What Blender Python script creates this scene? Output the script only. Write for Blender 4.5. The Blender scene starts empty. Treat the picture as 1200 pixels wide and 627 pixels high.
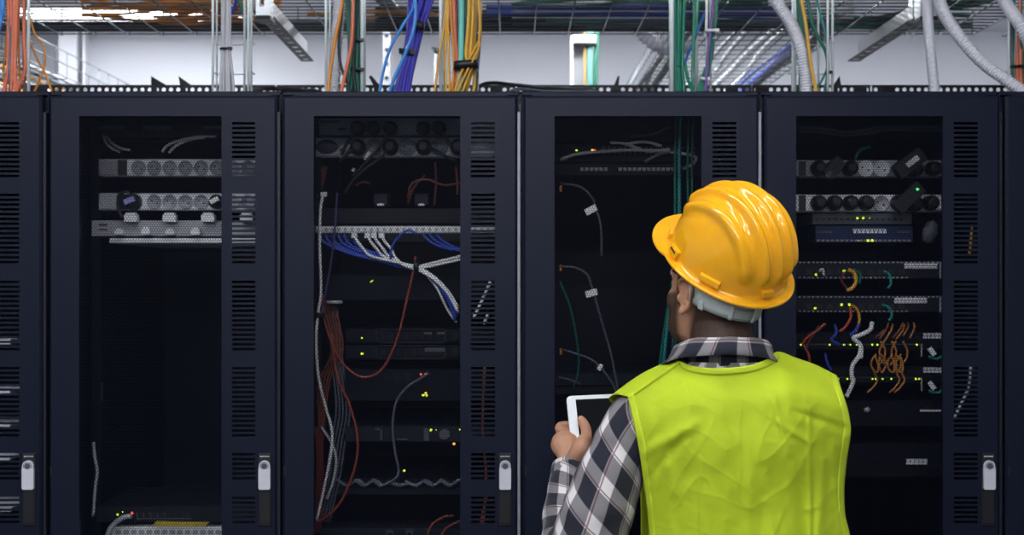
import bpy, bmesh, math, random
import numpy as np
from mathutils import Vector, Matrix, noise

random.seed(11)
rng = np.random.default_rng(5)
PI = math.pi
SC = bpy.context.scene
COL = SC.collection

# ---------------------------------------------------------------- camera, world, exposure
F = 1410.0                      # focal length in pixels of the 1200 x 627 frame
CAMZ = 1.63
HX, HY = 600.0, 330.0           # vanishing point of the level camera
cam_d = bpy.data.cameras.new('camera')
cam = bpy.data.objects.new('camera', cam_d)
COL.objects.link(cam)
cam.location = (0, 0, CAMZ)
cam.rotation_euler = (PI / 2, 0, 0)
cam_d.sensor_width = 36.0
cam_d.lens = F / 1200.0 * 36.0
cam_d.shift_y = (HY - 313.5) / 1200.0
cam_d.dof.use_dof = True
cam_d.dof.focus_distance = 2.42
cam_d.dof.aperture_fstop = 5.0
cam_d.clip_start = 0.05
SC.camera = cam
SC.view_settings.view_transform = 'Standard'
SC.view_settings.look = 'None'
SC.view_settings.gamma = 1.0
SC.view_settings.use_curve_mapping = False
SC.view_settings.exposure = 0.0
SC.cycles.use_denoising = True
SC.cycles.max_bounces = 8
SC.cycles.sample_clamp_indirect = 6.0
W = bpy.data.worlds.new('world')
SC.world = W
W.use_nodes = True
W.node_tree.nodes['Background'].inputs[0].default_value = (0.5, 0.6, 0.8, 1)
W.node_tree.nodes['Background'].inputs[1].default_value = 0.05

AISLE_LAMP = 52.0        # emission of the aisle lamps
REAR_FILL = 44.0         # emission of the lamps added behind the racks to lighten the back wall


def P(px, py, Y):
    """world point seen at pixel (px, py) at depth Y"""
    return Vector(((px - HX) * Y / F, Y, CAMZ - (py - HY) * Y / F))


def sx(px, Y):
    return (px - HX) * Y / F


def sz(py, Y):
    return CAMZ - (py - HY) * Y / F


# ---------------------------------------------------------------- materials
def mat(name, color, rough=0.5, metal=0.0, var=0.0, scale=30.0, bump=0.0, emit=0.0, spec=0.5, coat=0.0, sheen=0.0, sub=0.0):
    m = bpy.data.materials.new(name)
    m.use_nodes = True
    nt = m.node_tree
    b = nt.nodes['Principled BSDF']
    b.inputs['Base Color'].default_value = (*color, 1)
    b.inputs['Roughness'].default_value = rough
    b.inputs['Metallic'].default_value = metal
    b.inputs['Specular IOR Level'].default_value = spec
    b.inputs['Coat Weight'].default_value = coat
    b.inputs['Coat Roughness'].default_value = 0.04
    b.inputs['Sheen Weight'].default_value = sheen
    if sub:
        b.inputs['Subsurface Weight'].default_value = sub
        b.inputs['Subsurface Radius'].default_value = (0.02, 0.008, 0.004)
        b.inputs['Subsurface Scale'].default_value = 0.3
    if emit:
        b.inputs['Emission Color'].default_value = (*color, 1)
        b.inputs['Emission Strength'].default_value = emit
    if var or bump:
        tc = nt.nodes.new('ShaderNodeTexCoord')
        nz = nt.nodes.new('ShaderNodeTexNoise')
        nz.inputs['Scale'].default_value = scale
        nz.inputs['Detail'].default_value = 4
        nt.links.new(tc.outputs['Object'], nz.inputs['Vector'])
        if var:
            mx = nt.nodes.new('ShaderNodeMix')
            mx.data_type = 'RGBA'
            mx.inputs[6].default_value = (*[c * (1 - var) for c in color], 1)
            mx.inputs[7].default_value = (*[min(1, c * (1 + var)) for c in color], 1)
            nt.links.new(nz.outputs['Fac'], mx.inputs[0])
            nt.links.new(mx.outputs[2], b.inputs['Base Color'])
        if bump:
            bp = nt.nodes.new('ShaderNodeBump')
            bp.inputs['Strength'].default_value = bump
            bp.inputs['Distance'].default_value = 0.002
            nt.links.new(nz.outputs['Fac'], bp.inputs['Height'])
            nt.links.new(bp.outputs['Normal'], b.inputs['Normal'])
    return m


def srgb(r, g, b):
    def f(c):
        c /= 255.0
        return c / 12.92 if c <= 0.04045 else ((c + 0.055) / 1.055) ** 2.4
    return (f(r), f(g), f(b))


M = {}
M['rack'] = mat('rack_paint', (0.0062, 0.0092, 0.0220), 0.42, 0.0, 0.10, 9, 0.06, spec=0.22)
M['rack_in'] = mat('rack_inner_paint', (0.004, 0.005, 0.010), 0.6, 0.0, 0.1, 12, spec=.15)
M['meshm'] = mat('perforated_sheet', (0.0045, 0.0065, 0.015), 0.6, 0.0, 0.1, 12, spec=0.12)
M['black'] = mat('black_plastic', (0.010, 0.010, 0.013), 0.45, 0, 0.15, 40)
M['blackcable'] = mat('black_cable', (0.012, 0.013, 0.016), 0.5, 0, 0.15, 40)
M['dark'] = mat('dark_metal', (0.007, 0.008, 0.013), 0.5, 0.0, 0.15, 30, spec=.2)
M['device'] = mat('device_dark_grey', (0.012, 0.014, 0.022), 0.5, 0.0, 0.15, 30, spec=.2)
M['devgrey'] = mat('device_grey', (0.075, 0.08, 0.10), 0.5, 0.1, 0.12, 30)
M['pdu'] = mat('power_strip_light_grey', (0.82, 0.82, 0.88), 0.45, 0.0, 0.08, 40)
M['pdu2'] = mat('power_strip_mid_grey', (0.36, 0.36, 0.40), 0.5, 0.0, 0.1, 40)
M['well'] = mat('shaded_socket_well', (0.34, 0.34, 0.39), 0.5, 0, 0.1, 60)  # darker than the housing: recess shade put into the colour
M['white'] = mat('white_plastic', (0.78, 0.78, 0.80), 0.4, 0, 0.05, 40)
M['label'] = mat('white_label', (0.85, 0.85, 0.88), 0.6, 0, 0.05, 60)
M['galv'] = mat('galvanised_steel', (0.55, 0.58, 0.60), 0.35, 0.75, 0.25, 45, 0.05)
M['wire'] = mat('zinc_wire', (0.13, 0.15, 0.16), 0.4, 0.6, 0.2, 45)
M['wirew'] = mat('bright_zinc_wire', (0.82, 0.90, 0.90), 0.4, 0.1, 0.1, 45)
M['strutd'] = mat('dark_channel_steel', (0.008, 0.009, 0.013), 0.5, 0.0, 0.2, 45, spec=.3)
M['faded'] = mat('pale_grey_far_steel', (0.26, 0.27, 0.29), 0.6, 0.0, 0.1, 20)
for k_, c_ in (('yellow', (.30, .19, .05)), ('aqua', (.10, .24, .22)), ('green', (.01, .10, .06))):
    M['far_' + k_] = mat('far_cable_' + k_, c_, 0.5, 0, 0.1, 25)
M['latch'] = mat('latch_grey_plastic', (0.62, 0.62, 0.68), 0.4, 0, 0.06, 50)
M['blueface'] = mat('blue_switch_face', (0.008, 0.018, 0.07), 0.4, 0, 0.1, 40)
M['amberlabel'] = mat('yellow_label', (0.45, 0.33, 0.03), 0.6, 0, 0.25, 60)
CC = {
    'grey': (0.52, 0.52, 0.56), 'white': (0.88, 0.89, 0.92), 'orange': (0.72, 0.27, 0.02), 'amber': (0.75, 0.38, 0.03),
    'red': (0.62, 0.09, 0.03), 'darkred': (0.15, 0.022, 0.015), 'blue': (0.026, 0.022, 0.42), 'midblue': (0.03, 0.07, 0.50),
    'sky': (0.03, 0.25, 0.72), 'green': (0.0, 0.13, 0.085), 'teal': (0.01, 0.25, 0.24), 'aqua': (0.16, 0.62, 0.55),
    'purple': (0.17, 0.07, 0.32), 'yellow': (0.75, 0.42, 0.04), 'salmon': (0.72, 0.16, 0.07), 'steel': (0.10, 0.11, 0.15), 'rust': (0.22, 0.055, 0.02), 'brick': (0.30, 0.05, 0.025), 'dimpurple': (0.07, 0.04, 0.14), 'dimorange': (0.42, 0.17, 0.03)}  # dimpurple and dimorange are copies darkened for cables in cabinet shade
for k, c in CC.items():
    M['c_' + k] = mat('cable_jacket_' + k, c, 0.42, 0, 0.12, 25, coat=0.1)
M['conduit'] = mat('grey_corrugated_conduit', (0.70, 0.70, 0.76), 0.5, 0, 0.06, 25)
M['led_y'] = mat('yellow_green_led', (0.75, 1.0, 0.05), 0.4, emit=1.3)
M['led_g'] = mat('green_led', (0.1, 1.0, 0.25), 0.4, emit=1.2)
M['led_r'] = mat('red_led', (1.0, 0.12, 0.06), 0.4, emit=1.4)
M['led_o'] = mat('orange_led', (1.0, 0.5, 0.05), 0.4, emit=1.6)
M['wall'] = mat('wall_paint', (0.70, 0.71, 0.76), 0.8, 0, 0.02, 3, 0.05)
M['wall_f'] = mat('front_wall_paint', (0.16, 0.17, 0.20), 0.8, 0, 0.02, 3, 0.05)
M['ceil'] = mat('ceiling_tile', (0.62, 0.63, 0.66), 0.85, 0, 0.04, 8, 0.1)
M['floor'] = mat('floor_vinyl', (0.10, 0.105, 0.12), 0.45, 0, 0.15, 6)
M['lamp_a'] = mat('aisle_lamp_diffuser', (0.93, 0.96, 1.0), 0.4, emit=AISLE_LAMP)
M['lamp_n'] = mat('near_lamp_diffuser', (0.93, 0.96, 1.0), 0.4, emit=46)
M['lamp_b'] = mat('back_lamp_diffuser', (0.93, 0.96, 1.0), 0.4, emit=104)
M['lamp_v'] = mat('far_lamp_diffuser', (0.93, 0.96, 1.0), 0.4, emit=10)
M['lamp_fill'] = mat('added_fill_diffuser', (0.93, 0.96, 1.0), 0.4, emit=REAR_FILL)
M['helmet'] = mat('yellow_helmet_shell', (0.95, 0.44, 0.012), 0.14, 0, 0.0, 20, spec=0.5, coat=0.3)
M['band'] = mat('helmet_headband_grey', (0.48, 0.52, 0.50), 0.45, 0, 0.05, 30)
M['slot'] = mat('helmet_slot_dark', (0.05, 0.025, 0.005), 0.6)
M['trouser'] = mat('trouser_denim', (0.02, 0.025, 0.05), 0.8, 0, 0.2, 60, 0.3)
M['shoe'] = mat('boot_leather', (0.03, 0.02, 0.015), 0.5, 0, 0.2, 50)
M['hair'] = mat('black_short_hair', (0.012, 0.009, 0.008), 0.75, 0, 0.4, 220, 0.9)
M['screen'] = mat('tablet_glass', (0.004, 0.004, 0.006), 0.08, 0)
M['tabw'] = mat('tablet_white', (0.78, 0.80, 0.83), 0.3, 0, 0.03, 30)
M['tie'] = M['black']


# ---------------------------------------------------------------- mesh helpers
def catmull(pts, n=8):
    pts = [Vector(p) for p in pts]
    if len(pts) < 3:
        return pts if len(pts) < 2 else [pts[0].lerp(pts[1], i / n) for i in range(n + 1)]
    out = []
    ext = [pts[0] * 2 - pts[1]] + pts + [pts[-1] * 2 - pts[-2]]
    for i in range(1, len(ext) - 2):
        a, b, c, d = ext[i - 1:i + 3]
        for k in range(n):
            t = k / n
            out.append(0.5 * ((2 * b) + (c - a) * t + (2 * a - 5 * b + 4 * c - d) * t * t + (3 * b - a - 3 * c + d) * t ** 3))
    out.append(pts[-1])
    return out


class MB:
    def __init__(self):
        self.v = []
        self.f = []
        self.s = []      # smooth flag
        self.uv = None

    def add(self, vs, fs, smooth=False):
        o = len(self.v)
        self.v.extend([tuple(p) for p in vs])
        self.f.extend([tuple(i + o for i in f) for f in fs])
        self.s.extend([smooth] * len(fs))
        return self

    def box(self, x0, x1, y0, y1, z0, z1, c=0.0):
        if c <= 0:
            vs = [(x0, y0, z0), (x1, y0, z0), (x1, y1, z0), (x0, y1, z0), (x0, y0, z1), (x1, y0, z1), (x1, y1, z1), (x0, y1, z1)]
            fs = [(0, 3, 2, 1), (4, 5, 6, 7), (0, 1, 5, 4), (1, 2, 6, 5), (2, 3, 7, 6), (3, 0, 4, 7)]
            return self.add(vs, fs)
        # chamfered box: front face (y0) edges bevelled by c
        vs = [(x0 + c, y0, z0 + c), (x1 - c, y0, z0 + c), (x1 - c, y0, z1 - c), (x0 + c, y0, z1 - c),
              (x0, y0 + c, z0), (x1, y0 + c, z0), (x1, y0 + c, z1), (x0, y0 + c, z1),
              (x0, y1, z0), (x1, y1, z0), (x1, y1, z1), (x0, y1, z1)]
        fs = [(0, 1, 2, 3), (4, 5, 1, 0), (5, 6, 2, 1), (6, 7, 3, 2), (7, 4, 0, 3), (8, 9, 5, 4), (9, 10, 6, 5), (10, 11, 7, 6), (11, 8, 4, 7), (11, 10, 9, 8)]
        return self.add(vs, fs)

    def obox(self, c, ax, ay, az, hx, hy, hz):
        c, ax, ay, az = Vector(c), Vector(ax), Vector(ay), Vector(az)
        vs = [c + ax * (sx_ * hx) + ay * (sy_ * hy) + az * (sz_ * hz) for sz_ in (-1, 1) for sx_, sy_ in ((-1, -1), (1, -1), (1, 1), (-1, 1))]
        fs = [(0, 3, 2, 1), (4, 5, 6, 7), (0, 1, 5, 4), (1, 2, 6, 5), (2, 3, 7, 6), (3, 0, 4, 7)]
        return self.add(vs, fs)

    def tube(self, pts, r, n=8, sm=6, caps=True, flat=1.0, smooth=True):
        pp = catmull(pts, sm) if sm else [Vector(p) for p in pts]
        m = len(pp)
        rr = r if isinstance(r, (list, tuple)) else None
        rad = []
        for i in range(m):
            if rr:
                t = i / (m - 1) * (len(rr) - 1)
                k = min(int(t), len(rr) - 2)
                rad.append(rr[k] * (1 - (t - k)) + rr[k + 1] * (t - k))
            else:
                rad.append(r)
        tg = [(pp[min(i + 1, m - 1)] - pp[max(i - 1, 0)]).normalized() for i in range(m)]
        up = Vector((0, 1, 0)) if abs(tg[0].y) < 0.9 else Vector((1, 0, 0))
        a = tg[0].cross(up).normalized()
        vs = []
        for i in range(m):
            a = (a - tg[i] * a.dot(tg[i])).normalized()
            b = tg[i].cross(a)
            for k in range(n):
                th = 2 * PI * k / n
                vs.append(pp[i] + a * (math.cos(th) * rad[i]) + b * (math.sin(th) * rad[i] * flat))
        fs = []
        for i in range(m - 1):
            for k in range(n):
                k2 = (k + 1) % n
                fs.append((i * n + k, i * n + k2, (i + 1) * n + k2, (i + 1) * n + k))
        self.add(vs, fs, smooth)
        if caps:
            o = len(self.v) - len(vs)
            self.f.append(tuple(o + k for k in reversed(range(n))))
            self.f.append(tuple(o + (m - 1) * n + k for k in range(n)))
            self.s.extend([False, False])
        return self

    def cyl(self, a, b, r, n=12, r2=None):
        return self.tube([a, b], [r, r2 if r2 is not None else r], n=n, sm=1, smooth=True)

    def loft(self, rings, n=48, ex=2.0, caps=True, smooth=True):
        """rings: (centre, ax, ay, rx, ry) closed superellipse rings"""
        vs = []
        for (c, ax, ay, rx, ry) in rings:
            c, ax, ay = Vector(c), Vector(ax), Vector(ay)
            for k in range(n):
                t = 2 * PI * k / n
                ct, st = math.cos(t), math.sin(t)
                vs.append(c + ax * (rx * math.copysign(abs(ct) ** (2 / ex), ct)) + ay * (ry * math.copysign(abs(st) ** (2 / ex), st)))
        fs = []
        for i in range(len(rings) - 1):
            for k in range(n):
                k2 = (k + 1) % n
                fs.append((i * n + k, i * n + k2, (i + 1) * n + k2, (i + 1) * n + k))
        o = len(self.v)
        self.add(vs, fs, smooth)
        if caps:
            self.f.append(tuple(o + k for k in reversed(range(n))))
            self.f.append(tuple(o + (len(rings) - 1) * n + k for k in range(n)))
            self.s.extend([smooth, smooth])
        return self

    def ball(self, c, rx, ry, rz, n=16, rot=None):
        vs, fs = [], []
        m = n // 2
        c = Vector(c)
        for i in range(1, m):
            ph = PI * i / m
            for k in range(n):
                th = 2 * PI * k / n
                q = Vector((rx * math.sin(ph) * math.cos(th), ry * math.sin(ph) * math.sin(th), rz * math.cos(ph)))
                vs.append(c + (rot @ q if rot else q))
        q = Vector((0, 0, rz))
        vs.append(c + (rot @ q if rot else q))
        vs.append(c - (rot @ q if rot else q))
        for i in range(m - 2):
            for k in range(n):
                k2 = (k + 1) % n
                fs.append((i * n + k, (i + 1) * n + k, (i + 1) * n + k2, i * n + k2))
        T, B = len(vs) - 2, len(vs) - 1
        for k in range(n):
            k2 = (k + 1) % n
            fs.append((T, k, k2))
            fs.append((B, (m - 2) * n + k2, (m - 2) * n + k))
        return self.add(vs, fs, True)

    def plate(self, xs, zs, solid, y0, y1):
        """sheet in the XZ plane split by the lines xs, zs; solid(i, k) tells which cells are metal"""
        nx, nz = len(xs), len(zs)
        S = [[solid(i, k) for k in range(nz - 1)] for i in range(nx - 1)]
        idx = {}
        vs, fs = [], []

        def V(i, k, b):
            key = (i, k, b)
            if key not in idx:
                idx[key] = len(vs)
                vs.append((xs[i], y1 if b else y0, zs[k]))
            return idx[key]
        for i in range(nx - 1):
            for k in range(nz - 1):
                if not S[i][k]:
                    continue
                fs.append((V(i, k, 0), V(i + 1, k, 0), V(i + 1, k + 1, 0), V(i, k + 1, 0)))
                fs.append((V(i, k + 1, 1), V(i + 1, k + 1, 1), V(i + 1, k, 1), V(i, k, 1)))
                if i == 0 or not S[i - 1][k]:
                    fs.append((V(i, k, 1), V(i, k, 0), V(i, k + 1, 0), V(i, k + 1, 1)))
                if i == nx - 2 or not S[i + 1][k]:
                    fs.append((V(i + 1, k, 0), V(i + 1, k, 1), V(i + 1, k + 1, 1), V(i + 1, k + 1, 0)))
                if k == 0 or not S[i][k - 1]:
                    fs.append((V(i, k, 0), V(i, k, 1), V(i + 1, k, 1), V(i + 1, k, 0)))
                if k == nz - 2 or not S[i][k + 1]:
                    fs.append((V(i, k + 1, 1), V(i, k + 1, 0), V(i + 1, k + 1, 0), V(i + 1, k + 1, 1)))
        return self.add(vs, fs)

    def holestrip(self, o, u, w, n, pitch, width, r, thick, nd):
        """strip from o along unit u (n cells of pitch), across unit w, round holes of radius r; nd = depth direction"""
        o, u, w, nd = Vector(o), Vector(u), Vector(w), Vector(nd)
        for d in (0, 1):
            off = nd * (thick * d)
            for c in range(n):
                cen = o + u * (pitch * (c + 0.5)) + w * (width / 2) + off
                sq, ho = [], []
                for k in range(8):
                    a = PI / 8 + k * PI / 4
                    ca, sa = math.cos(a), math.sin(a)
                    ho.append(cen + u * (r * ca) + w * (r * sa))
                    s_ = max(abs(ca), abs(sa))
                    sq.append(cen + u * (pitch / 2 * max(-1, min(1, ca / s_))) + w * (width / 2 * max(-1, min(1, sa / s_))))
                cor = [cen + u * (pitch / 2 * a) + w * (width / 2 * b) for a, b in ((1, 1), (-1, 1), (-1, -1), (1, -1))]
                vs = sq + ho + cor
                fs = []
                for k in range(8):
                    k2 = (k + 1) % 8
                    fs.append((k, k2, 8 + k2, 8 + k))
                for q, (a, b) in enumerate(((0, 1), (2, 3), (4, 5), (6, 7))):
                    fs.append((a, 16 + q, b))
                self.add(vs, fs)
                if d == 0:
                    ho2 = [p + nd * thick for p in ho]
                    self.add(ho + ho2, [(k, (k + 1) % 8, 8 + (k + 1) % 8, 8 + k) for k in range(8)])
        return self

    def build(self, name, m, parent=None, smooth=None, uv=None, origin=None, label=None, kind=None):
        me = bpy.data.meshes.new(name)
        v = np.array(self.v, dtype=np.float32)
        if parent is not None:
            q = parent
            while q.parent:
                q = q.parent
            org = np.array(q.location, dtype=np.float32)
        elif origin is not None:
            org = np.array(origin, dtype=np.float32)
        else:
            mn, mx = v.min(0), v.max(0)
            org = np.array([(mn[0] + mx[0]) / 2, (mn[1] + mx[1]) / 2, mn[2]], dtype=np.float32)
        v = v - org
        me.from_pydata(v.tolist(), [], self.f)
        if smooth is None:
            me.polygons.foreach_set('use_smooth', self.s)
        else:
            me.polygons.foreach_set('use_smooth', [smooth] * len(self.f))
        if uv is not None:
            l = me.uv_layers.new(name='UVMap')
            li = np.empty(len(me.loops), dtype=np.int32)
            me.loops.foreach_get('vertex_index', li)
            l.data.foreach_set('uv', np.array(uv, dtype=np.float32)[li].ravel())
        me.update()
        me.materials.append(m)
        o = bpy.data.objects.new(name, me)
        COL.objects.link(o)
        if parent is not None:
            o.parent = parent
        else:
            o.location = org.tolist()
        if label:
            o['label'] = label
        if kind:
            o['kind'] = kind
        return o


def thing(name, label, cat, loc=(0, 0, 0), group=None):
    o = bpy.data.objects.new(name, None)
    COL.objects.link(o)
    o.location = loc
    o.empty_display_size = 0.05
    o['label'] = label
    o['category'] = cat
    if group:
        o['group'] = group
    return o


def tag(o, label, cat, group=None, kind=None):
    o['label'] = label
    o['category'] = cat
    if group:
        o['group'] = group
    if kind:
        o['kind'] = kind
    return o


def struct(name, mb, m):
    o = mb.build(name, m)
    o['kind'] = 'structure'
    return o


def copy_tree(o, parent=None):
    c = o.copy()
    COL.objects.link(c)
    c.parent = parent
    for ch in list(o.children):
        copy_tree(ch, c)
    return c

# ---------------------------------------------------------------- the room
RX0, RX1, RY0, RY1, RZ = -5.2, 4.6, -3.6, 7.8, 3.25
struct('floor', MB().box(RX0, RX1, RY0, RY1, -0.1, 0.0), M['floor'])
struct('ceiling', MB().box(RX0, RX1, RY0, RY1, RZ, RZ + 0.1), M['ceil'])
struct('wall_back', MB().box(RX0 - .1, RX1 + .1, RY1, RY1 + 0.1, -0.1, RZ + 0.1), M['wall'])
struct('wall_left', MB().box(RX0 - .1, RX0, RY0, RY1, -0.1, RZ + 0.1), M['wall'])
struct('wall_right', MB().box(RX1, RX1 + .1, RY0, RY1, -0.1, RZ + 0.1), M['wall'])
struct('wall_front', MB().box(RX0 - .1, RX1 + .1, RY0 - .1, RY0, -0.1, RZ + 0.1), M['wall_f'])
struct('trim_1', MB().box(sx(72, 7.6), sx(93, 7.6), 7.55, 7.8, 0, RZ), M['wall'])


# ---------------------------------------------------------------- ceiling lamps
def lamp(x, y, w, d, dm, label, group):
    t = thing('ceiling_light', label, 'ceiling light', (x, y, RZ), group)
    b = MB()
    b.box(x - w / 2 - .02, x + w / 2 + .02, y - d / 2 - .02, y + d / 2 + .02, RZ - .035, RZ + .02)
    b.build('lamp_housing', M['white'], t)
    q = MB().box(x - w / 2, x + w / 2, y - d / 2, y + d / 2, RZ - .05, RZ - .033)
    q.build('diffuser', dm, t)
    return t


for ix, x in enumerate((-2.1, -0.6, 0.75)):
    for iy, y in enumerate((1.65, -0.1, -2.2)):
        lamp(x, y, 1.15, 0.09, M[('lamp_n', 'lamp_a', 'lamp_b')[iy]], 'long narrow white ceiling lamp above the aisle in front of the cabinets', 'aisle lamps')
rl = [(sx(80, 7.15), .52, 7.15, 'bright ceiling lamp glowing through the tray, leftmost of the rear row'),
      (sx(172, 7.15), .44, 7.15, 'bright ceiling lamp glowing through the orange cables, second in the rear row'),
      (sx(243, 7.15), .36, 7.15, 'bright ceiling lamp glowing beside the grey cable bundle, third in the rear row')]
for x, w, y, lb in rl:
    lamp(x, y, w, 0.30, M['lamp_v'], lb, 'rear row of lamps')
for x in (-2.0, -0.2, 1.0, 2.8):  # unseen lamps added to lighten the back wall
    lamp(x, 6.0, 1.2, 0.25, M['lamp_fill'], 'ceiling lamp added out of view behind the cabinets to brighten the back wall', 'added lamps behind the cabinets')


# ---------------------------------------------------------------- server cabinets
YD = 3.0
DZ0, DZ1 = 0.14, sz(112, YD)
ZC = (DZ0 + DZ1) / 2
WZ1 = sz(136, YD)
WZ0 = 2 * ZC - WZ1


def door_panel(x0, w):
    xs = [x0 + .006, x0 + .133 * w, x0 + .757 * w, x0 + .803 * w, x0 + .905 * w, x0 + w - .006]
    groups = [(143, 12), (227, 15), (329, 15), (430, 15), (531, 6), (582, 6), (632, 15), (733, 15), (834, 15), (939, 12)]
    cuts = []
    for g, n in groups:
        for k in range(n):
            top = sz(g + 5.62 * k, YD)
            cuts.append((top - 0.0062, top))
    zs = {DZ0 + .006, DZ1 - .006, WZ0, WZ1}
    for a, b in cuts:
        zs.add(a)
        zs.add(b)
    zs = sorted(z for z in zs if DZ0 < z < DZ1)
    cutset = set((round(a, 5), round(b, 5)) for a, b in cuts)

    def solid(i, k):
        a, b = zs[k], zs[k + 1]
        if i == 1 and a >= WZ0 - 1e-6 and b <= WZ1 + 1e-6:
            return False
        if i == 3:
            for ca, cb in cuts:
                if a >= ca - 1e-6 and b <= cb + 1e-6:
                    return False
        return True
    mb = MB()
    mb.plate(xs, zs, solid, YD, YD + .0016)
    # bent edges of the door sheet: chamfer ring and returns
    X0, X1, Z0, Z1 = x0, x0 + w, DZ0, DZ1
    c = .006
    vs = []
    for (d, y) in ((c, YD), (0, YD + c), (0, YD + .026), (.02, YD + .026)):
        vs += [(X0 + d, y, Z0 + d), (X1 - d, y, Z0 + d), (X1 - d, y, Z1 - d), (X0 + d, y, Z1 - d)]
    fs = []
    for i in range(3):
        for k in range(4):
            k2 = (k + 1) % 4
            fs.append((i * 4 + k, (i + 1) * 4 + k, (i + 1) * 4 + k2, i * 4 + k2))
    mb.add(vs, fs)
    # folded lip round the window
    a, b = xs[1], xs[2]
    for q in ((a - .004, a, WZ0, WZ1), (b, b + .004, WZ0, WZ1)):
        mb.box(q[0], q[1], YD + .0016, YD + .012, q[2], q[3])
    mb.box(a - .004, b + .004, YD + .0016, YD + .012, WZ1, WZ1 + .004)
    mb.box(a - .004, b + .004, YD + .0016, YD + .012, WZ0 - .004, WZ0)
    return mb


def hexmesh(x0, x1, z0, z1, y, pitch, r):
    """honeycomb perforated sheet: hexagonal cells each with a hexagonal hole"""
    R = pitch / math.sqrt(3)
    nx = int((x1 - x0) / pitch) + 1
    nz = int((z1 - z0) / (R * 1.5)) + 1
    ang = np.array([PI / 2 + k * PI / 3 for k in range(6)])
    outr = np.stack([np.cos(ang) * R, np.sin(ang) * R], 1)
    inr = np.stack([np.cos(ang) * r, np.sin(ang) * r], 1)
    cell = np.concatenate([outr, inr])
    cx, cz = [], []
    for j in range(nz):
        for i in range(nx):
            cx.append(x0 + pitch * (i + (0.5 if j % 2 else 0)))
            cz.append(z0 + 1.5 * R * j)
    cc = np.stack([cx, cz], 1)
    V = (cc[:, None, :] + cell[None]).reshape(-1, 2)
    v3 = np.stack([V[:, 0], np.full(len(V), y), V[:, 1]], 1)
    base = np.array([(k, (k + 1) % 6, 6 + (k + 1) % 6, 6 + k) for k in range(6)])
    fc = (base[None] + 12 * np.arange(len(cc))[:, None, None]).reshape(-1, 4)
    return v3, fc


def fast_mesh(name, v, f, m, parent):
    q = parent
    while q.parent:
        q = q.parent
    v = v - np.array(q.location)
    me = bpy.data.meshes.new(name)
    me.vertices.add(len(v))
    me.vertices.foreach_set('co', v.astype(np.float32).ravel())
    me.loops.add(f.size)
    me.loops.foreach_set('vertex_index', f.astype(np.int32).ravel())
    me.polygons.add(len(f))
    me.polygons.foreach_set('loop_start', np.arange(0, f.size, 4, dtype=np.int32))
    me.update(calc_edges=True)
    me.materials.append(m)
    o = bpy.data.objects.new(name, me)
    COL.objects.link(o)
    o.parent = parent
    return o


def latch_outline(cx, zc, s=1.0):
    """keyhole shaped pull: round head on a straight slab"""
    pts = []
    r = .0135 * s
    for k in range(13):
        a = PI * k / 12
        pts.append((cx + r * math.cos(a), zc + r * math.sin(a) * 1.0))
    pts += [(cx - r, zc - .004), (cx - .0145, zc - .008), (cx - .0145, zc - .055), (cx - .012, zc - .0585), (cx + .012, zc - .0585), (cx + .0145, zc - .055), (cx + .0145, zc - .008), (cx + r, zc - .004)]
    return pts


def prism(mb, pts, y0, y1):
    n = len(pts)
    vs = [(x, y0, z) for x, z in pts] + [(x, y1, z) for x, z in pts]
    fs = [tuple(range(n))] + [tuple(reversed(range(n, 2 * n)))] + [(k, n + k, n + (k + 1) % n, (k + 1) % n) for k in range(n)]
    return mb.add(vs, fs)


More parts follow.
